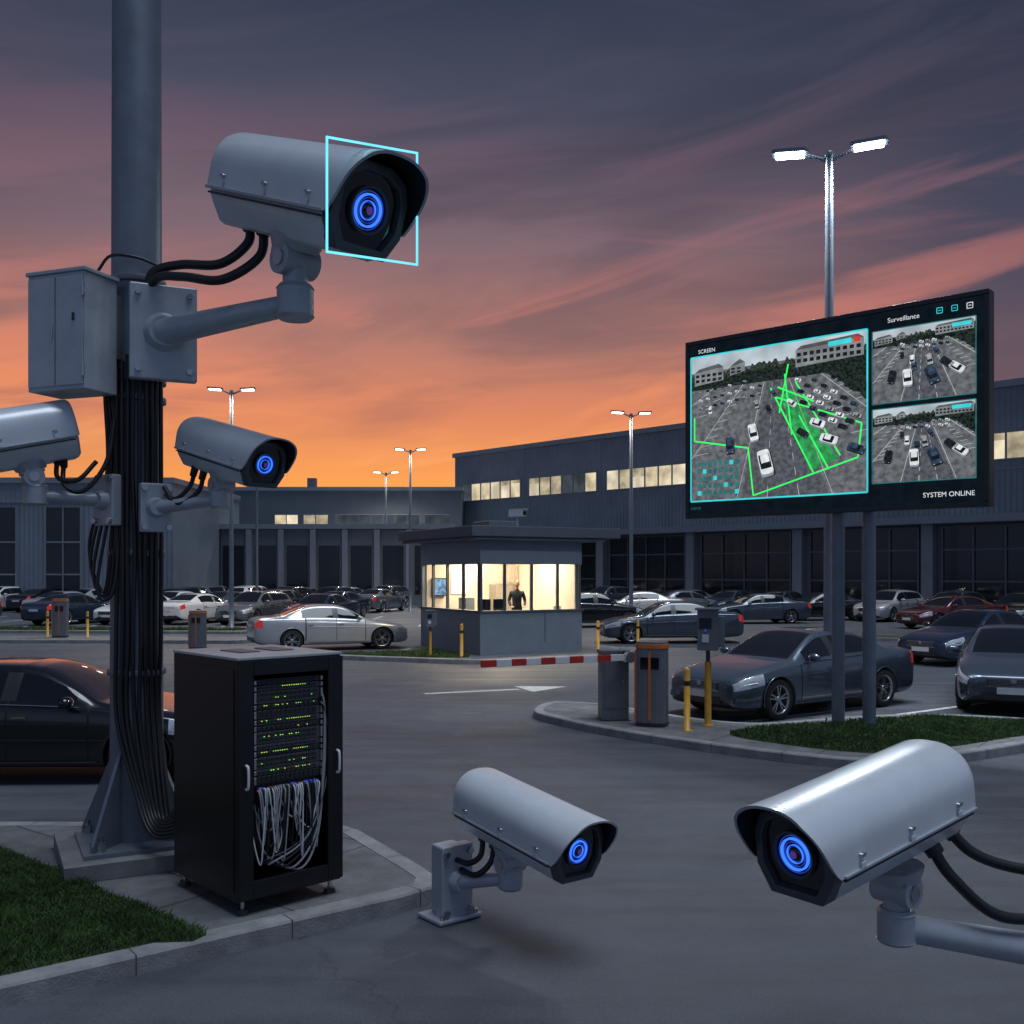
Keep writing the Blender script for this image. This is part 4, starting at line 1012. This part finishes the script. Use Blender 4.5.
for k in range(10):
    xa=.95+7.93*k; xb=xa+7.0; n=6; pw=(xb-xa)/n
    b.span(xa-.08,xb+.08,-.07,-.004,8.19,8.27,TRIM); b.span(xa-.08,xb+.08,-.07,-.004,9.60,9.68,TRIM)
    for j in range(n+1): b.span(xa+j*pw-.05,xa+j*pw+.05,-.07,-.004,8.272,9.598,TRIM)
    for j in range(n):
        r_=random.random(); m_=DIMW if r_<.08 else random.choice(LW)
        c.span(xa+j*pw+.051,xa+(j+1)*pw-.051,-.02,-.005,8.275,9.595,m_)
        if random.random()<.5 and m_ is not DIMW: c.span(xa+j*pw+.051,xa+(j+1)*pw-.051,-.03,-.021,9.595-random.uniform(.2,.6),9.594,LW[1])
    ya=1.05+7.93*k-.0; yb=ya+6.6
    c.span(ya,yb,.30,.345,.45,4.85,DG)
    for j in range(5): b.span(ya+j*1.65-.05,ya+j*1.65+.05,.20,.299,.45,4.85,FR)
    for z_ in (.45,1.9,3.6,4.85): b.span(ya,yb,.22,.298,z_-.05,z_+.05,FR)
    if k==6: c.span(ya+1.75,ya+3.2,.285,.2995,.5,3.5,DIMW)
b.obj('window_frames',root); c.obj('windows',root)
b=MB()
for x in (8,22,37,52): b.span(x,x+3,8,11,WH+.36,WH+1.3,GREYB); 
b.obj('roof_units',root)
root=bldg('office_building',-50,80,0)
b=MB(); b.span(0,46,0,25,0,8.9,CL2); b.span(-.1,46.1,-.15,25,8.901,9.2,TRIM); b.obj('walls',root)
b=MB(); c=MB()
for xa,xb,lt in ((14,18,0),(23.4,27.4,1),(31,32.9,1),(33.3,35.3,1),(35.8,42.6,0),(43,45,0)):
    n=max(2,int((xb-xa)/.9)); pw=(xb-xa)/n
    for j in range(n): c.span(xa+j*pw+.04,xa+(j+1)*pw-.04,-.02,-.003,6.15,6.95,random.choice(LW) if lt and random.random()<.85 else DIMW)
    b.span(xa-.05,xb+.05,-.07,-.003,6.96,7.03,TRIM); b.span(xa-.05,xb+.05,-.07,-.003,6.07,6.14,TRIM)
c.obj('windows',root); 
b.span(26,46,-8,-.16,0,5.5,CL2); b.span(25.9,46,-8.2,-.17,5.501,5.85,TRIM)
for k in range(9):
    b.span(26.3+2.3*k,26.7+2.3*k,-8.25,-8.002,0,5.45,TRIM)
b.obj('annex',root)
c=MB()
for k in range(8): c.span(26.9+2.3*k,28.4+2.3*k,-8.05,-8.003,.8,4.3,DG)
c.obj('annex_windows',root)
b=MB(); b.span(33,33.7,3,3.7,9.2,10.2,GREYB); b.span(10,13,3,6,9.2,10,GREYB); b.obj('roof_units',root)
root=bldg('factory_building',-62,62,0)
b=MB(); b.span(0,41,0,15,0,7.9,CL); b.span(-.1,41.1,-.15,15,7.901,8.25,TRIM); b.span(0,41,-.06,-.004,6.7,6.85,TRIM); b.obj('walls',root)
b=MB(); c=MB()
for k in range(8):
    xa=9.2+4.0*k-.05
    c.span(xa,xa+2.1,-.03,-.004,.3,6.4,DG)
    b.span(xa-.1,xa-.002,-.10,-.004,.3,6.5,TRIM); b.span(xa+2.102,xa+2.2,-.10,-.004,.3,6.5,TRIM); b.span(xa,xa+2.1,-.10,-.031,4.2,4.3,TRIM); b.span(xa,xa+2.1,-.10,-.031,2.2,2.3,TRIM)
    b.span(xa+1,xa+1.08,-.09,-.031,.3,6.4,TRIM)
b.obj('window_frames',root); c.obj('windows',root)
b=MB()
for k in range(26):
    x=-260+20*k+random.uniform(-5,5); b.span(x,x+random.uniform(10,24),230+random.uniform(0,40),290,0,random.uniform(4,9),CL2)
b.obj('distant_buildings')
print('objects',len(bpy.data.objects),'car meshes',len(CM))
